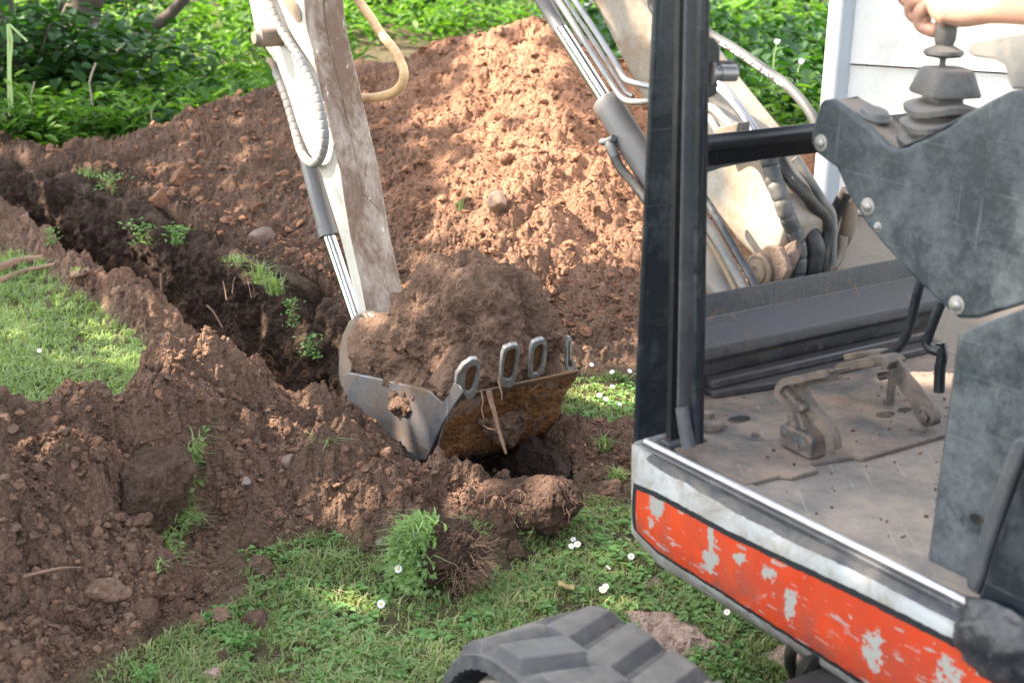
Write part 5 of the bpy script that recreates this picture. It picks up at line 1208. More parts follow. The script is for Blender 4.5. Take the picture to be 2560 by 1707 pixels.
# single tufts rooted in the earth, each a thing
TUFTS = [(362, 600, 60, 60, 'leafy weed hanging over the far lip of the trench, left of the middle', 1), (285, 470, 60, 45, 'low leafy weed at the far end of the trench beside the heap foot', 1), (590, 650, 55, 22, 'flat grassy sod on the far lip of the trench', 0),
 (690, 720, 28, 60, 'hanging grass on the far lip of the trench right of the flat sod', 0), (778, 880, 30, 55, 'leafy weed hanging above the trench beside the bucket link', 1), (852, 880, 20, 40, 'small weed just left of the bucket link', 1),
 (815, 1105, 32, 60, 'bright tuft of grass standing left of the bucket side', 0), (870, 1040, 26, 30, 'short grass touching the left end of the bucket side', 0),
 (1150, 520, 12, 20, 'tiny green sprout in the middle of the heap', 1), (1162, 190, 20, 18, 'small green weed high on the sunlit heap', 1),
 (130, 600, 22, 40, 'small yellow green weed on the near lip of the trench, far left', 1), (195, 680, 20, 30, 'little grass tuft on the near lip of the trench', 0), (600, 930, 40, 26, 'thin grass blades on the near lip of the trench end', 0),
 (1505, 1110, 22, 50, 'ragged green tuft in the earth left of the excavator corner', 0), (1540, 1190, 22, 40, 'small tuft below the ragged one at the excavator corner', 0), (240, 1085, 45, 35, 'yellow green weed at the lower edge of the left lawn', 1),
 (745, 1480, 60, 40, 'long bladed grass tuft where the bank meets the foreground grass', 0), (850, 1400, 26, 40, 'small tuft of grass left of the falling turf', 0), (370, 1690, 40, 40, 'leafy plant at the bottom border beside the bank', 1), (600, 1600, 55, 30, 'green weed behind the round ball clod', 1),
 (440, 600, 34, 40, 'leafy tuft hanging over the far trench lip, right of the big weed', 1), (500, 650, 30, 34, 'small leafy tuft left of the flat sod', 1), (650, 690, 26, 70, 'trailing grass between the flat sod and the hanging grass', 0), (730, 800, 26, 60, 'thin trailing weed midway between hanging grass and bucket link', 1), (230, 430, 44, 30, 'grassy clump at the left end of the heap foot', 0), (1180, 1330, 30, 60, 'dark green grass under the left side of the overturned sod', 0), (430, 1180, 44, 44, 'pale grass sprouting in the notch of the upright turf slab', 0)]
def tuft_arr(c, rx, hh, leafy, n):
    if leafy:
        az = rng.random(n)*6.28; P = c[None]+np.stack([rng.normal(0, rx*.4, n), rng.normal(0, rx*.3, n), rng.random(n)*hh], 1)
        D = np.stack([np.cos(az), np.sin(az), rng.uniform(-.3, .9, n)], 1); return leaves_arr(P, D, rng.normal(0, .4, (n, 3))+np.array([0, -.4, 1]), rng.uniform(.25, .5, n)*min(rx, .07), rng.uniform(.12, .25, n)*min(rx, .07))
    P = c[None]+np.stack([rng.normal(0, rx*.35, n), rng.normal(0, rx*.25, n), np.zeros(n)], 1)
    return blades_arr(P, rng.uniform(.35, 1.1, n)*hh, np.full(n, .0045), rng.uniform(.3, 1.4, n), rng.random(n)*6.28)
for (u, v, rx, hh, lab, lf) in TUFTS:
    p = onr(u, v+hh*.3, .60) if ('far lip' in lab or 'far trench lip' in lab or 'hanging' in lab or 'trailing' in lab or 'beside the bucket link' in lab) else on_ground(u, v+hh*.4); d = (p-CAM)@D_; vv_, f_ = tuft_arr(np.zeros(3)+np.array([0, 0, .004]), rx/FPX*d, hh*1.15/FPX*d, lf, 90 if lf else 70)
    o = np_mesh('weed' if lf else 'grass_tuft', vv_, f_, G_CLOVER if lf else G_LAWN); o.location = p; setup(o, lab, 'weed' if lf else 'grass tuft', 'tufts and weeds in the earth')

# ---- turf clods: upright slab, falling sod, overturned sod
def hairs(c, n, spread, length, down=.6, r=.0009):
    b = MB()
    for i in range(n):
        p = c+rng.normal(0, 1, 3)*spread; d = unit(rng.normal(0, 1, 3)*np.array([1, 1, .5])-np.array([0, .4, down])); L = length*(.4+rng.random())
        b.tube(smooth_path([p, p+d*L*.5+rng.normal(0, .12, 3)*L, p+d*L-ZZ*L*.2], 3), r, 4, False)
    return b
def sod(name, parts, res, label, tint, gr=None, cell=.03, amp=.015):
    return blob(name, parts, res, label, 'sod', tint, cell, amp, .008)
c1_ = onz(1095, 1385, .11)
s1 = sod('sod', [(c1_+np.array([.0, 0, .0]), (.085, .075, .078)), (c1_+np.array([.045, .0, .0]), (.075, .065, .075)), (c1_+np.array([-.04, 0, -.02]), (.065, .06, .06))], 6, 'sod with grass and daisies falling in front of the bucket', (.075, .048, .035))
n = 620; th_ = rng.uniform(0, 6.28, n); uu = unit(np.stack([-np.abs(rng.normal(.7, .35, n)), rng.normal(-.45, .45, n), rng.normal(.30, .75, n)], 1)); P = uu*np.array([.105, .085, .095])+rng.normal(0, .008, (n, 3))
v1_, f1_ = leaves_arr(P-np.array([.0, 0, 0]), uu+rng.normal(0, .5, (n, 3))+np.array([-.1, 0, .35]), rng.normal(0, .6, (n, 3))+np.array([0, -1, .6]), rng.uniform(.012, .032, n), rng.uniform(.006, .015, n))
m_ = 420; P2 = uu[:m_]*np.array([.10, .08, .085]); v2_, f2_ = blades_arr(P2+np.array([-.005, 0, .012]), rng.uniform(.02, .05, m_), np.full(m_, .004), rng.uniform(.8, 2.2, m_), rng.normal(3.2, 1.3, m_))
v_, f_ = cat((v1_, f1_), (v2_, f2_)); np_mesh('turf_grass', v_, f_, G_SOD, s1)
hb_ = MB()
for i in range(320):
    d = unit(np.array([abs(rng.normal(.7, .5)), rng.normal(-.5, .5), rng.normal(0, .6)])); p = d*np.array([.10, .075, .078])+np.array([.02, 0, 0]); L = rng.uniform(.015, .05); q = unit(d+rng.normal(0, .7, 3)-np.array([0, 0, .3]))
    hb_.tube([p, p+q*L*.5, p+q*L+rng.normal(0, .006, 3)], .0007, 3, False)
hb_.v = [tuple(np.array(p)+np.array(s1.location)) for p in hb_.v]; hb_.build('root_hair', 'root', s1)
cc_ = onz(1315, 1262, .10)
s2_ = sod('sod', [(cc_+np.array([0, 0, .0]), (.11, .125, .058)), (cc_+np.array([.05, -.01, .025]), (.085, .10, .040)), (cc_+np.array([-.06, 0, .025]), (.07, .08, .042))], 6, 'overturned sod with flat earthy top and grass hanging below, right of the trench end', (.088, .054, .04))
n = 260; P = np.stack([rng.uniform(-.11, .03, n), rng.uniform(-.11, -.05, n), rng.uniform(-.10, -.01, n)], 1); v1_, f1_ = leaves_arr(P, rng.normal(0, 1, (n, 3))+np.array([-.3, -.5, -.3]), rng.normal(0, .6, (n, 3))+np.array([0, -1, .3]), rng.uniform(.012, .026, n), rng.uniform(.008, .015, n))
m_ = 90; P2 = np.stack([rng.uniform(-.12, -.04, m_), rng.uniform(-.12, -.06, m_), rng.uniform(-.12, -.04, m_)], 1); v2_, f2_ = blades_arr(P2, rng.uniform(.03, .08, m_), np.full(m_, .004), rng.uniform(.2, 1.6, m_), rng.uniform(2, 5.5, m_))
v_, f_ = cat((v1_, f1_), (v2_, f2_)); np_mesh('turf_grass', v_, f_, G_LAWN, s2_)
hb_ = hairs(np.array(s2_.location)+np.array([.02, -.08, .02]), 90, np.array([.07, .02, .03]), .035); hb_.build('root_hair', 'root', s2_)
# upright slab: turf side to the right
p0_ = on_ground(405, 1330); c3_ = p0_+np.array([.0, .02, .03])
s3_ = sod('sod', [(c3_+np.array([-.05, .02, .0]), (.085, .12, .15)), (c3_+np.array([-.15, .06, .0]), (.16, .12, .13)), (c3_+np.array([-.03, .08, .07]), (.08, .09, .08))], 6, 'upright slab of turf in the foreground bank with its grassy side facing right', (.105, .066, .048))
def strip_grass(pix, n, lf, wd, hgt, parent, name, mat, off=.0):
    Pp = []
    for i in range(n):
        k = rng.integers(0, len(pix)-1); t = rng.random(); u = pix[k][0]*(1-t)+pix[k+1][0]*t+rng.normal(0, wd); v = pix[k][1]*(1-t)+pix[k+1][1]*t
        Pp.append(on_ground(u, v, 4))
    Pp = np.array(Pp)+np.array([0, -off, 0]); bpos = base_of(parent) if parent is not None else np.zeros(3)
    az = rng.normal(0, 1.0, n); a_ = blades_arr(Pp-bpos, rng.uniform(.3, 1, n)*hgt, np.full(n, .0042), rng.uniform(.5, 1.8, n), az)
    b_ = leaves_arr(Pp-bpos+np.array([0, 0, .01]), np.stack([np.cos(az), np.sin(az)-.4, rng.uniform(-.5, .6, n)], 1), rng.normal(0, .5, (n, 3))+np.array([0, -.6, 1]), rng.uniform(.01, .026, n), rng.uniform(.006, .013, n))
    v, f = cat(a_, b_); return np_mesh(name, v, f, mat, parent)
strip_grass([(470, 1180), (455, 1230), (445, 1290), (475, 1290), (440, 1340), (425, 1390), (415, 1420)], 260, 0, 16, .06, s3_, 'turf_grass', G_LAWN, .03)
strip_grass([(500, 1075), (490, 1120), (475, 1160), (440, 1170), (390, 1180)], 110, 0, 12, .05, s3_, 'turf_grass', G_LAWN, .01)

# ---- daisies
MAT['petal'] = worn('petal', (.80, .79, .80), .6, dustamt=.05); MAT['daisy_eye'] = worn('daisy_eye', (.75, .48, .03), .7, dustamt=.05)
def daisy_meshes():
    b = MB()
    for k in range(14):
        t = 2*math.pi*k/14; d = np.array([math.cos(t), math.sin(t), .12]); s = np.array([-math.sin(t), math.cos(t), 0])*.0018
        b.add([d*.0025-s*.6, d*.0025+s*.6, d*.008+s, d*.0105, d*.008-s], [(0, 1, 2, 3, 4)])
    e = MB(); e.lathe((0, 0, 0), ZZ, [(.0032, -.001), (.0032, .001), (.002, .0022), (.0005, .0025)], 12)
    st = MB(); st.tube([(0, 0, 0), (.002, 0, -.02), (0, .002, -.04)], .0008, 5)
    return b, e, st
DAISY = [(1529, 953), (1573, 951), (1530, 990), (1497, 1012), (1513, 1022), (1478, 935), (1548, 1035), (1432, 1378), (1442, 1390), (1427, 1395), (1576, 1421), (1519, 1449), (1505, 1505), (1512, 1498), (1815, 1562), (40, 1380), (175, 1078), (100, 900)]
WHERE = {0: 'white daisy in the sunlit lawn right of the bucket', 1: 'white daisy in the shaded grass between the sods and the white shell corner', 2: 'white daisy in the foreground grass just above the rubber track', 3: 'lone white daisy at the left side of the picture'}
dz = None
for i, (u, v) in enumerate(DAISY):
    p = on_ground(u, v); w_ = 0 if v < 1100 and u > 1000 else (3 if u < 400 else (1 if v < 1460 else 2))
    if dz is None:
        dz = thing('daisy', (0, 0, 0), 'x', 'daisy', 'daisies in the grass'); bb, ee, ss2 = daisy_meshes(); bb.build('petals', 'petal', dz); ee.build('flower_centre', 'daisy_eye', dz); ss2.build('stem', G_LAWN, dz); r_ = dz
    else:
        r_ = dz.copy(); COL.objects.link(r_)
        for ch in dz.children: c_ = ch.copy(); COL.objects.link(c_); c_.parent = r_
    r_['label'] = WHERE[w_]; r_.location = (p[0], p[1], p[2]+.035); r_.rotation_euler = (.55+rng.normal(0, .15), rng.normal(0, .2), rng.normal(0, .3)); sc_ = .75+.25*rng.random(); r_.scale = (sc_,)*3
# petals caught on the falling sod
for (u, v, lab) in ((1000, 1393, 'white flower head on the upper part of the falling sod'), (958, 1478, 'white flower head hanging at the lower left of the falling sod')):
    p = onz(u, v, .12); r_ = dz.copy(); COL.objects.link(r_); r_['label'] = lab; r_['group'] = 'daisies in the grass'
    for ch in dz.children: c_ = ch.copy(); COL.objects.link(c_); c_.parent = r_
    r_.location = p+np.array([0, -.06, 0]); r_.rotation_euler = (1.2, .3, .4); r_.scale = (1.05,)*3
# dry curled leaf on the lawn
MAT['dry_leaf'] = worn('dry_leaf', (.42, .28, .12), .7, dust=(.3, .2, .1))
p = on_ground(1415, 1483); b = MB(); pth = smooth_path([p+np.array([-.02, .012, .02]), p+np.array([-.012, .004, .026]), p+np.array([.002, -.002, .02]), p+np.array([.02, -.006, .022])], 5)
b.bar(pth, np.array([0, .004, .004]), .0008); setup(b.build('dry_leaf', 'dry_leaf'), 'curled tan leaf on the grass above the rubber track', 'leaf')

# ---- branches and roots lying on the earth
def gpath(pix, lift): return [on_ground(u, v)+np.array([0, 0, lift]) for u, v in pix]
BR_ = [([(470, 282), (500, 296), (540, 312)], .017, 'pale broken stick on the left slope of the heap'), ([(455, 420), (468, 370), (490, 335), (520, 322)], .010, 'thin dark root arching on the left slope of the heap'),
 ([(-20, 690), (50, 665), (110, 655)], .022, 'thick root at the left border on the trench ridge'), ([(0, 715), (60, 690), (140, 672)], .012, 'slender root beside the thick one at the left border'), ([(185, 700), (215, 690), (245, 683)], .015, 'short root end sticking over the trench lip'),
 ([(62, 560), (66, 535), (70, 515)], .020, 'reddish stump of root at the far end of the trench'), ([(85, 540), (110, 522), (138, 505)], .012, 'bent root beside the reddish stump'), ([(620, 290), (650, 262), (655, 240)], .012, 'thin stick in the heap left of the excavator stick'), ([(60, 1460), (150, 1440), (205, 1437)], .004, 'fine straw lying on the foreground bank')]
for pix, r, lab in BR_:
    P = smooth_path(gpath(pix, .02), 6); b = MB(); b.tube(P, np.linspace(r, r*.6, len(P))*(1+.15*rng.random(len(P))), 9); setup(b.build('root', 'root'), lab, 'root', 'roots and sticks in the earth')
# roots hanging in the trench wall
for k, (u, v, du, dv, L) in enumerate(((405, 680, 6, 120, .012), (520, 760, 40, 60, .008), (470, 755, -25, 20, .009), (560, 700, 10, 50, .004), (590, 690, -6, 45, .004), (620, 700, 12, 45, .004))):
    p = onr(u, v, .61); q_ = onr(u+du, v+dv, .58); b = MB(); mid = (p+q_)/2+np.array([0, -.03, .02]); b.tube(smooth_path([p+np.array([0, -.02, 0]), mid, q_+np.array([0, -.03, .01])], 6), L*.5, 7)
    setup(b.build('root', 'root'), ['long thin root hanging down the far trench wall', 'dark slanting root low in the trench wall', 'pale peg of root in the trench wall', 'fine root left under the flat sod', 'fine root in the middle under the flat sod', 'fine root right under the flat sod'][k], 'root', 'roots and sticks in the earth')

# ---- undergrowth behind
def veg(n, box, cond, hmin, hmax, lsz, mat, name, lab, per=14, narrow=.42):
    P = sample_px(n, *box); z, s, t, h = ground(P[:, 0], P[:, 1], False); keep = cond(P[:, 0], P[:, 1], h) & (t < .02); P = P[keep]; P[:, 2] = z[keep]; m_ = len(P)
    H = hmin+(hmax-hmin)*rng.random(m_); H = H*(.7+.6*np.clip(fbm2(P[:, 0]*.9, P[:, 1]*.9, 501, 3)+.5, 0, 1))
    k = per; PP = np.repeat(P, k, 0); HH = np.repeat(H, k); f = rng.random(m_*k)**.8; az = rng.random(m_*k)*6.28; lean = np.repeat(rng.normal(0, .18, (m_, 2)), k, 0)
    PP[:, 2] += HH*f; PP[:, :2] += lean*(HH*f)[:, None]+rng.normal(0, .02, (m_*k, 2))
    D = np.stack([np.cos(az), np.sin(az), rng.uniform(-.2, 1.1, m_*k)], 1); N = np.stack([-np.cos(az)*.5, -np.sin(az)*.5, np.ones(m_*k)], 1)+rng.normal(0, .2, (m_*k, 3))
    L = lsz*(.5+.9*rng.random(m_*k)); v, ff_ = leaves_arr(PP, D, N, L, L*narrow); return setup(np_mesh(name, v, ff_, mat), lab, 'undergrowth', kind='stuff')
backL = lambda x, y, h: (h < -.04) & (y > 8.0) & (x < -1.2) & (y > 7.0-.65*(x+1.2)*0+0)
veg(3000, (-200, 900, -40, 470), lambda x, y, h: (h < -.02) & (y > 7.55) & (x < -1.0) & (y < 13), .18, .42, .085, G_WEED, 'undergrowth', 'green leafy weeds on the left behind the trench and heap', 13)
veg(1500, (-200, 620, 60, 420), lambda x, y, h: (h < -.02) & (y > 7.7) & (x < -1.4) & (y < 11), .10, .30, .07, G_DARK, 'undergrowth', 'darker low leaves among the weeds at the left', 12, .6)
veg(5200, (-200, 2700, -500, 130), lambda x, y, h: (h < -.1) & (y > 12) & (y < 26), .25, .55, .13, G_WEED, 'undergrowth', 'bright distant weeds along the top of the picture', 12)
veg(4200, (1300, 2150, -100, 640), lambda x, y, h: (h < -.02) & (y > 7.0) & (x > .25) & (y < 15) & ~((x > 1.02) & (y < 5.9)), .22, .48, .085, G_WEED, 'undergrowth', 'green weeds behind the boom between heap and house wall', 13, .5)
veg(1400, (1300, 2150, -100, 500), lambda x, y, h: (h < -.02) & (y > 8) & (x > .25) & (y < 15), .3, .6, .10, G_DARK, 'undergrowth', 'darker bushy leaves behind the weeds near the house wall', 14, .7)
grass_patch(6500, (-100, 700, 200, 500), lambda x, y, s, h: (h < -.02) & (y > 7.4) & (y < 12), .05, .22, 'tall_grass', G_WEED, .010, clump=4, label='tall grass blades among the weeds at the left', cat='grass')
grass_patch(3000, (1500, 2100, 0, 560), lambda x, y, s, h: (h < -.02) & (y > 7) & (y < 14), .10, .40, 'tall_grass', G_WEED, .010, clump=4, label='tall grass blades behind the boom near the house wall', cat='grass')
veg(2600, (500, 1500, -60, 140), lambda x, y, h: (h < -.02) & (y > 8.3) & (y < 13), .2, .42, .10, G_WEED, 'undergrowth', 'sunlit weeds just behind the top of the heap', 12)
# bent stalk at the left border, grey dry stalks
def stalk(pix, y, r, mat, lab, name='stalk'):
    b = MB(); b.tube(smooth_path([ony(u, v, y) for u, v in pix], 3) if len(pix) > 3 else np.array([ony(u, v, y) for u, v in pix]), r, 7); return setup(b.build(name, mat), lab, 'stalk')
MAT['stalk'] = worn('stalk', (.30, .42, .16), .6, dustamt=.1); MAT['dry_stalk'] = worn('dry_stalk', (.25, .21, .18), .8)
stalk([(24, 290), (22, 200), (22, 110), (20, 62)], 8.4, .008, 'stalk', 'tall pale green stalk at the left border, snapped over at its top')
stalk([(32, 270), (26, 180), (30, 100), (22, 62), (40, 78), (68, 104)], 8.38, .006, 'stalk', 'broken pale green stem folded down beside the tall stalk')
stalk([(238, 320), (228, 240), (224, 205), (240, 158)], 8.6, .006, 'dry_stalk', 'grey dry stalk standing in the weeds left of the heap')
stalk([(82, 300), (78, 240), (86, 205)], 8.6, .005, 'dry_stalk', 'short grey stalk among the weeds at the left')
stalk([(384, 330), (378, 290), (380, 275)], 8.5, .004, 'dry_stalk', 'thin grey stalk in front of the weeds near the heap')
# dandelion clocks
MAT['fluff'] = worn('fluff', (.62, .62, .60), .9, dustamt=.1)
for (u, v, vb, y, lab) in ((1943, 105, 175, 8.6, 'white dandelion clock in the weeds behind the boom'), (2004, 155, 190, 8.8, 'smaller dandelion clock right of the first, near the wall')):
    c = ony(u, v, y); t_ = thing('dandelion', c, lab, 'dandelion'); vv_ = lump(ICO3, 77, .15, 1)*.024; np_mesh('seed_head', vv_, ICO3[1], MAT['fluff'], t_)
    b = MB(); b.tube([c, ony(u-8, (v+vb)/2, y), ony(u-14, vb+60, y)], .005, 7); b.build('stem', 'stalk', t_)

# ---- trees
def bark_mat():
    q = NM('bark'); v = q.obj(); n = q.noise(q.scaled(v, (6, 6, 1.5)), 3, 6, .7); n2 = q.noise(v, 2.5, 3)
    c = q.mix(n, (.018, .013, .010), (.085, .062, .048)); c = q.mix(q.mapr(n2, .5, .7, 0, .4), c, (.10, .12, .05)); q.principled(c, .9, 0, n, .8, .03); return q.m
MAT['bark'] = bark_mat()
def tree(path, r_a, r_b, crown_c, crown_r, nleaf, label, leaf=.16, extra=None):
    P = smooth_path(path, 6); t_ = thing('tree', path[0], label, 'tree', 'garden trees')
    b = MB(); n = len(P); rad = np.linspace(r_a, r_b, n)*(1+.06*np.sin(np.arange(n)*1.7)); b.tube(P, rad, 16)
    for k in range(5):
        s = P[int(n*.7)]; e = np.array(crown_c)+rng.normal(0, 1, 3)*np.array(crown_r)*.5; b.tube(smooth_path([s, (s+e)/2+rng.normal(0, .1, 3), e], 5), np.linspace(r_b*.5, r_b*.1, 11), 8)
    b.build('trunk', 'bark', t_)
    if extra is not None: v, f = extra
    else:
        cl = rng.normal(0, .5, (max(8, nleaf//60), 3))*np.array(crown_r)+np.array(crown_c); pos = cl[rng.integers(0, len(cl), nleaf)]+rng.normal(0, .22, (nleaf, 3))*np.array(crown_r)*.6
        v, f = leaves_arr(pos, rng.normal(0, 1, (nleaf, 3)), rng.normal(0, 1, (nleaf, 3))+ZZ, leaf*(.6+.7*rng.random(nleaf)), leaf*.6*(.6+.7*rng.random(nleaf)))
    np_mesh('crown', v-np.array(path[0]), f, G_TREE, t_); return t_
def gb(u, y): # ground point seen in the column u at distance y
    p = ony(u, 300, y); return np.array([p[0], y, 0])
def py(u, v, y): return ony(u, v, y)
tree([gb(185, 11.5), py(190, 110, 11.5), py(205, 40, 11.5), py(222, -60, 11.5), py(235, -300, 11.5), py(240, -700, 11.6)], .17, .10, py(240, -1100, 12), (1.6, 1.6, .9), 2200, 'thick brown tree trunk at the top left with a pale chipped spot')
tree([gb(0, 10.2), py(2, 120, 10.2), py(0, 0, 10.2), py(-10, -500, 10.2)], .11, .07, py(-100, -1100, 10.5), (1.2, 1.2, .9), 1200, 'dark tree trunk cut by the left border')
tree([gb(262, 11.0), py(300, 140, 11.0), py(370, 78, 11.0), py(440, 20, 11.0), py(520, -120, 11.0), py(600, -500, 11.2)], .055, .035, py(700, -900, 11.5), (1.0, 1.0, .6), 700, 'thin tree leaning to the right behind the weeds')
tree([gb(150, 13), py(150, 40, 13), py(156, -40, 13), py(150, -400, 13)], .04, .03, py(120, -900, 13.5), (1, 1, .7), 500, 'slender stem left of the thick trunk')
tree([gb(885, 17), py(880, 20, 17), py(872, -60, 17), py(860, -400, 17)], .11, .09, py(860, -900, 18), (1.8, 1.8, 1), 900, 'dark trunk at the top between stick and tan hose')
tree([gb(968, 18), py(966, 10, 18), py(972, -50, 18), py(980, -400, 18)], .06, .05, py(1000, -900, 19), (1.2, 1.2, .8), 500, 'thin pale trunk at the top, right of the dark one')
tree([gb(1062, 18.5), py(1062, 0, 18.5), py(1050, -60, 18.5), py(1040, -400, 18.5)], .10, .08, py(1060, -900, 19), (1.6, 1.6, 1), 700, 'mossy dark trunk at the top centre')
tree([gb(2010, 20), py(2010, -40, 20), py(2020, -300, 20), py(2030, -500, 20)], .14, .10, py(2030, -900, 21), (2.2, 2.2, 1.2), 1200, 'tree rising behind the weeds near the house wall')
# bushes at the left
for (u, y, hh, wd, n, lab) in ((60, 9.4, .8, .5, 700, 'dark leafy bush at the left border under the trees'), (185, 9.9, .70, .45, 700, 'dark leafy bush at the foot of the thick trunk'), (330, 10.6, .5, .5, 480, 'low bush right of the thick trunk'), (120, 12.5, 1.2, .8, 800, 'tall dark shrub behind the slender stem'), (330, 15, 1.0, .7, 600, 'dark shrub far behind the leaning tree'), (1000, 17, .9, 1.0, 700, 'dark shrub at the top between the thin and the mossy trunks')):
    c = gb(u, y); t_ = thing('bush', c, lab, 'bush'); pos = np.abs(rng.normal(0, .5, (n, 3)))*np.array([0, 0, hh])+np.stack([rng.normal(0, wd*.6, n), rng.normal(0, wd*.5, n), np.zeros(n)], 1); pos[:, 2] = rng.random(n)*hh
    az = rng.random(n)*6.28; v, f = leaves_arr(pos, np.stack([np.cos(az), np.sin(az), rng.uniform(-.4, .4, n)], 1), rng.normal(0, .25, (n, 3))+ZZ, rng.uniform(.07, .15, n), rng.uniform(.06, .12, n)); np_mesh('foliage', v, f, G_DARK, t_)
    b = MB()
    for k in range(6): b.tube([c, c+np.array([rng.normal(0, wd*.3), rng.normal(0, wd*.3), hh*.5]), c+np.array([rng.normal(0, wd*.6), rng.normal(0, wd*.5), hh*.95])], np.array([.012, .008, .004]), 6)
    b.build('stem', 'bark', t_)

# ---- shade trees left of the picture: leaves wherever the photo is in shade, gaps where the sun comes through
LIT = [[(1290, 30), (1400, 80), (1430, 200), (1540, 350), (1660, 520), (1700, 870), (1440, 880), (1320, 770), (1180, 660), (1040, 640), (1100, 575), (1050, 520), (1060, 450), (1180, 430), (1130, 370), (1060, 300), (1070, 210), (1130, 130), (1220, 60)],
       [(1700, 480), (1880, 560), (1900, 780), (1700, 800)], [(1400, 880), (1650, 870), (1660, 1090), (1560, 1070), (1470, 1040), (1410, 980)], [(255, 890), (300, 850), (345, 845), (340, 900), (320, 950), (265, 940)],
       [(380, 30), (640, 20), (640, 150), (560, 210), (470, 160), (400, 90)], [(850, 10), (1120, 30), (1130, 75), (900, 80)], [(1740, 0), (1900, 60), (2040, 240), (2060, 480), (1950, 430), (1800, 200)], [(90, -40), (200, -30), (180, 80), (100, 60)]]
PART = [(1150, 150), (1200, 300)]
TG = [(onr(700, 60, .53), .16), (onr(720, 150, .53), .15), (onr(760, 260, .53), .14), (onr(790, 370, .53), .12), (onr(815, 470, .53), .08), (onr(690, -80, .53), .2), (onr(1000, 180, .76), .05), (onr(940, 243, .76), .07),
      (onr(1850, 470, .53), .16), (onr(1900, 560, .53), .12), (onr(1860, 250, .55), .14), (onr(1950, 200, .72), .14), (onr(1560, 40, .53), .08), (hv(2330, 10), .14), (hv(2500, 0), .16), (onr(1370, 60, .6), .06), (onr(1480, 200, .6), .07), (onr(1650, 420, .6), .07)]
for yy_ in np.linspace(1.05, 2.4, 7):
    for zz_ in np.linspace(.35, 2.6, 9): TG.append((np.array([yy_, 5.45, zz_]), .24))
E1 = np.array([SAZ[1], -SAZ[0], 0]); E2 = np.cross(SUN, E1); E2 *= np.sign(E2[2])
def shade(n, s_rng, t_rng, d_rng, leaf):
    s = rng.uniform(*s_rng, n); t = rng.uniform(*t_rng, n); d = rng.uniform(*d_rng, n); Q = E1[None]*s[:, None]+E2[None]*t[:, None]; P = Q+SUN[None]*d[:, None]
    # foot of the ray on the terrain
    z = np.zeros(n)
    for _ in range(12):
        k = (P[:, 2]-z)/SUN[2]; G = P-SUN[None]*k[:, None]; z = .55*z+.45*ground(G[:, 0], G[:, 1], False)[0]
    G = P-SUN[None]*((P[:, 2]-z)/SUN[2])[:, None]
    u, v = topix(G); ok = np.ones(n, bool); infront = (G-CAM)@D_ > 1
    wob = 26*fbm2(u/90., v/90., 601, 3); wob2 = 26*fbm2(u/90.+7, v/90., 602, 3)
    for poly in LIT: ok &= ~(inpoly(u+wob, v+wob2, poly) & infront & (rng.random(n) < .97))
    far = G[:, 1] > 9; ok &= ~(far & (fbm2(G[:, 0]*.7, G[:, 1]*.7, 603, 2) > .02))
    for c, r in TG:
        q = P-c; al = q@SUN; dist = np.linalg.norm(q-al[:, None]*SUN[None], axis=1); ok &= ~((dist < r) & (al > 0))
    P = P[ok]; m_ = len(P); D = rng.normal(0, 1, (m_, 3)); D -= (D@SUN)[:, None]*SUN[None]*.8
    return P, leaves_arr(P, D, rng.normal(0, .5, (m_, 3))+SUN, leaf*(.6+.8*rng.random(m_)), leaf*.75*(.6+.7*rng.random(m_)))
SC = lambda p: (np.dot(p, E1), np.dot(p, E2))
for (yc, slo, shi, lab, dd_) in ((2.2, -3.2, 2.2, 'unseen broad tree on the left, nearest the camera, its crown shaped to cast the shade', (6.5, 9)), (5.0, -6.5, -2.6, 'unseen broad tree on the left, beside the trench, its crown shaped to cast the shade', (7, 9.5)), (9.0, -12.5, -6.0, 'unseen broad tree on the left, beside the heap, its crown shaped to cast the shade', (7.5, 10))):
    if E1[1] > 0: slo, shi = -shi, -slo
    lo_ = SC(np.array([-3.4, yc-1.5, 0]))[1]; hi_ = SC(np.array([1.9, yc+1.5, 1.2]))[1]
    area = abs(shi-slo)*(hi_-lo_); P_, vf = shade(int(area*(420 if yc < 3 else 300)), (slo, shi), (lo_, hi_), dd_, .16)
    c = P_.mean(0); sb_ = {2.2: 1.9, 5.0: 3.1, 9.0: 10.5}[yc]; base = E1*sb_+np.array([SUN[0], SUN[1], 0])*(8.0 if yc < 9 else 8.5); c = np.array([base[0], base[1], 4.9]); 
    tree([base, base+np.array([.1, 0, 1.5]), base+np.array([0, .1, 3]), np.array([c[0], c[1], c[2]])], .20, .06, c, (1.0, .5, .8), 10, lab, extra=vf)

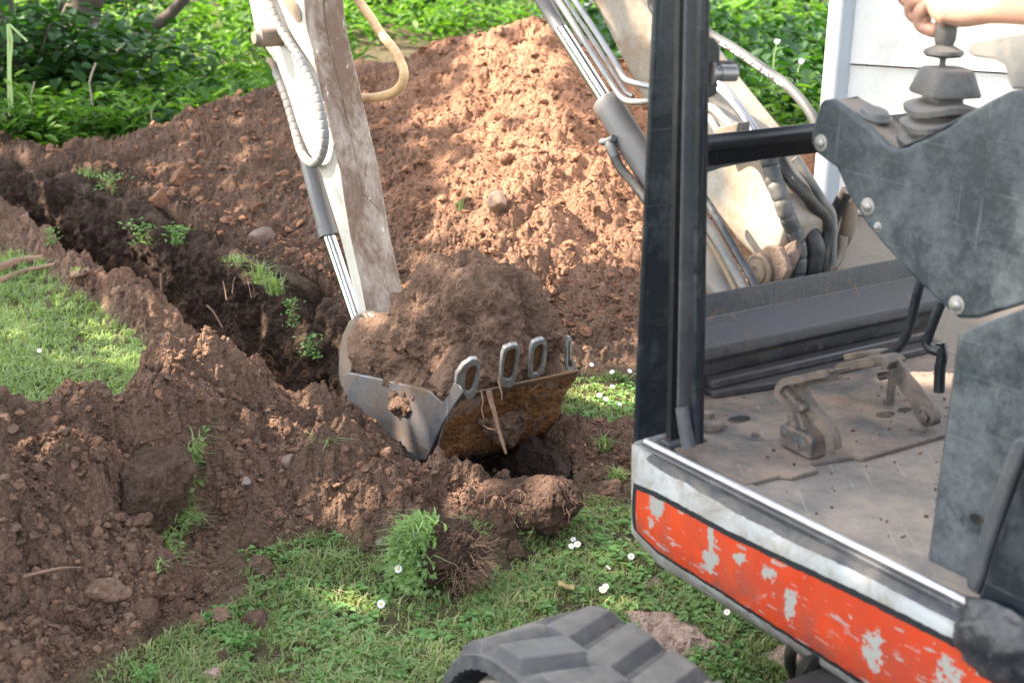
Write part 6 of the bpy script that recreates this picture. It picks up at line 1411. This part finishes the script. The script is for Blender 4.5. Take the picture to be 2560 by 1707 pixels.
# ---- house wall
def wall_mat(name, base, dirt, sc):
    q = NM(name); v = q.obj(); n = q.noise(v, sc, 6, .65); n2 = q.noise(v, 120, 4, .7); c = q.mix(q.mapr(n, .5, .8, 0, .5), base, dirt); q.principled(c, .7, 0, q.math('ADD', n2, n), .35, .004); return q.m
hx = np.array([1.13, 5.41, 0]); hdir = np.array([.96, -.28, 0]); hdir /= np.linalg.norm(hdir); hn = np.array([-hdir[1], hdir[0], 0])*-1.0
ht = thing('house', hx, 'white board clad house with grey downpipe at its corner, behind the machine on the right', 'house')
MAT['boards'] = wall_mat('boards', (.70, .665, .61), (.42, .36, .29), 5); MAT['plinth'] = wall_mat('plinth', (.26, .22, .19), (.16, .13, .11), 30); MAT['pvc'] = worn('pvc', (.30, .325, .35), .4, dustamt=.12)
zs = 1.352; bd = MB()
for k in range(-3, 7):
    z0 = zs+k*.27; z1 = z0+.264
    if z0 < .5: z0 = .5
    if z1 < z0: continue
    q0 = hx+hdir*.06-hn*.0; bd.prism([q0+ZZ*z0+hn*.012, q0+ZZ*z1, q0+ZZ*z1-hn*.05, q0+ZZ*z0-hn*.05], hdir*3.2)
bd.build('boards', 'boards', ht, bevel=.002)
b = MB(); b.prism([hx+hdir*.05-hn*.02, hx+hdir*3.3-hn*.02, hx+hdir*3.3-hn*3.2, hx+hdir*.05-hn*3.2], ZZ*.52); b.build('plinth', 'plinth', ht)
b = MB(); b.prism([hx+hdir*.07-hn*.052, hx+hdir*3.26-hn*.052, hx+hdir*3.26-hn*3.2, hx+hdir*.07-hn*3.2], ZZ*3.2); b.build('wall_core', 'boards', ht)
c = ony(2098, 100, 5.40); cpx = np.array([c[0], 5.40, 0]); b = MB(); b.cyl(cpx+ZZ*.42, cpx+ZZ*3.2, .047, 28); dp = b.build('downpipe', 'pvc', ht)
b = MB(); b.cyl(cpx+ZZ*(zs-.02), cpx+ZZ*(zs+.02), .051, 28); b.build('pipe_clip', 'pvc', dp)
MAT['clay_pipe'] = worn('clay_pipe', (.10, .06, .05), .6); b = MB(); b.cyl(cpx+ZZ*.0, cpx+ZZ*.44, .054, 28); b.build('pipe_foot', 'clay_pipe', dp)

# crumbs dropping off the bucket
nC = 420
Pc_ = np.vstack([np.stack([rng.normal(0, .03, 160), rng.normal(0, .05, 160), rng.uniform(-.16, .22, 160)], 1)+onr(1420, 1000, .82)[None], np.stack([rng.uniform(-.22, .2, 160), rng.normal(0, .03, 160), rng.uniform(-.12, .02, 160)], 1)+onr(1190, 1170, .52)[None], np.stack([rng.normal(0, .03, 100), rng.normal(0, .04, 100), rng.uniform(-.05, .12, 100)], 1)+onr(1480, 1200, .5)[None]])
scatter_lumps('falling_crumbs', Pc_, .0015+.0045*rng.random(nC)**3, soil_tint(nC, np.full(nC, .3)), kind='stuff', label='crumbs of earth falling from the bucket', cat='soil crumbs')
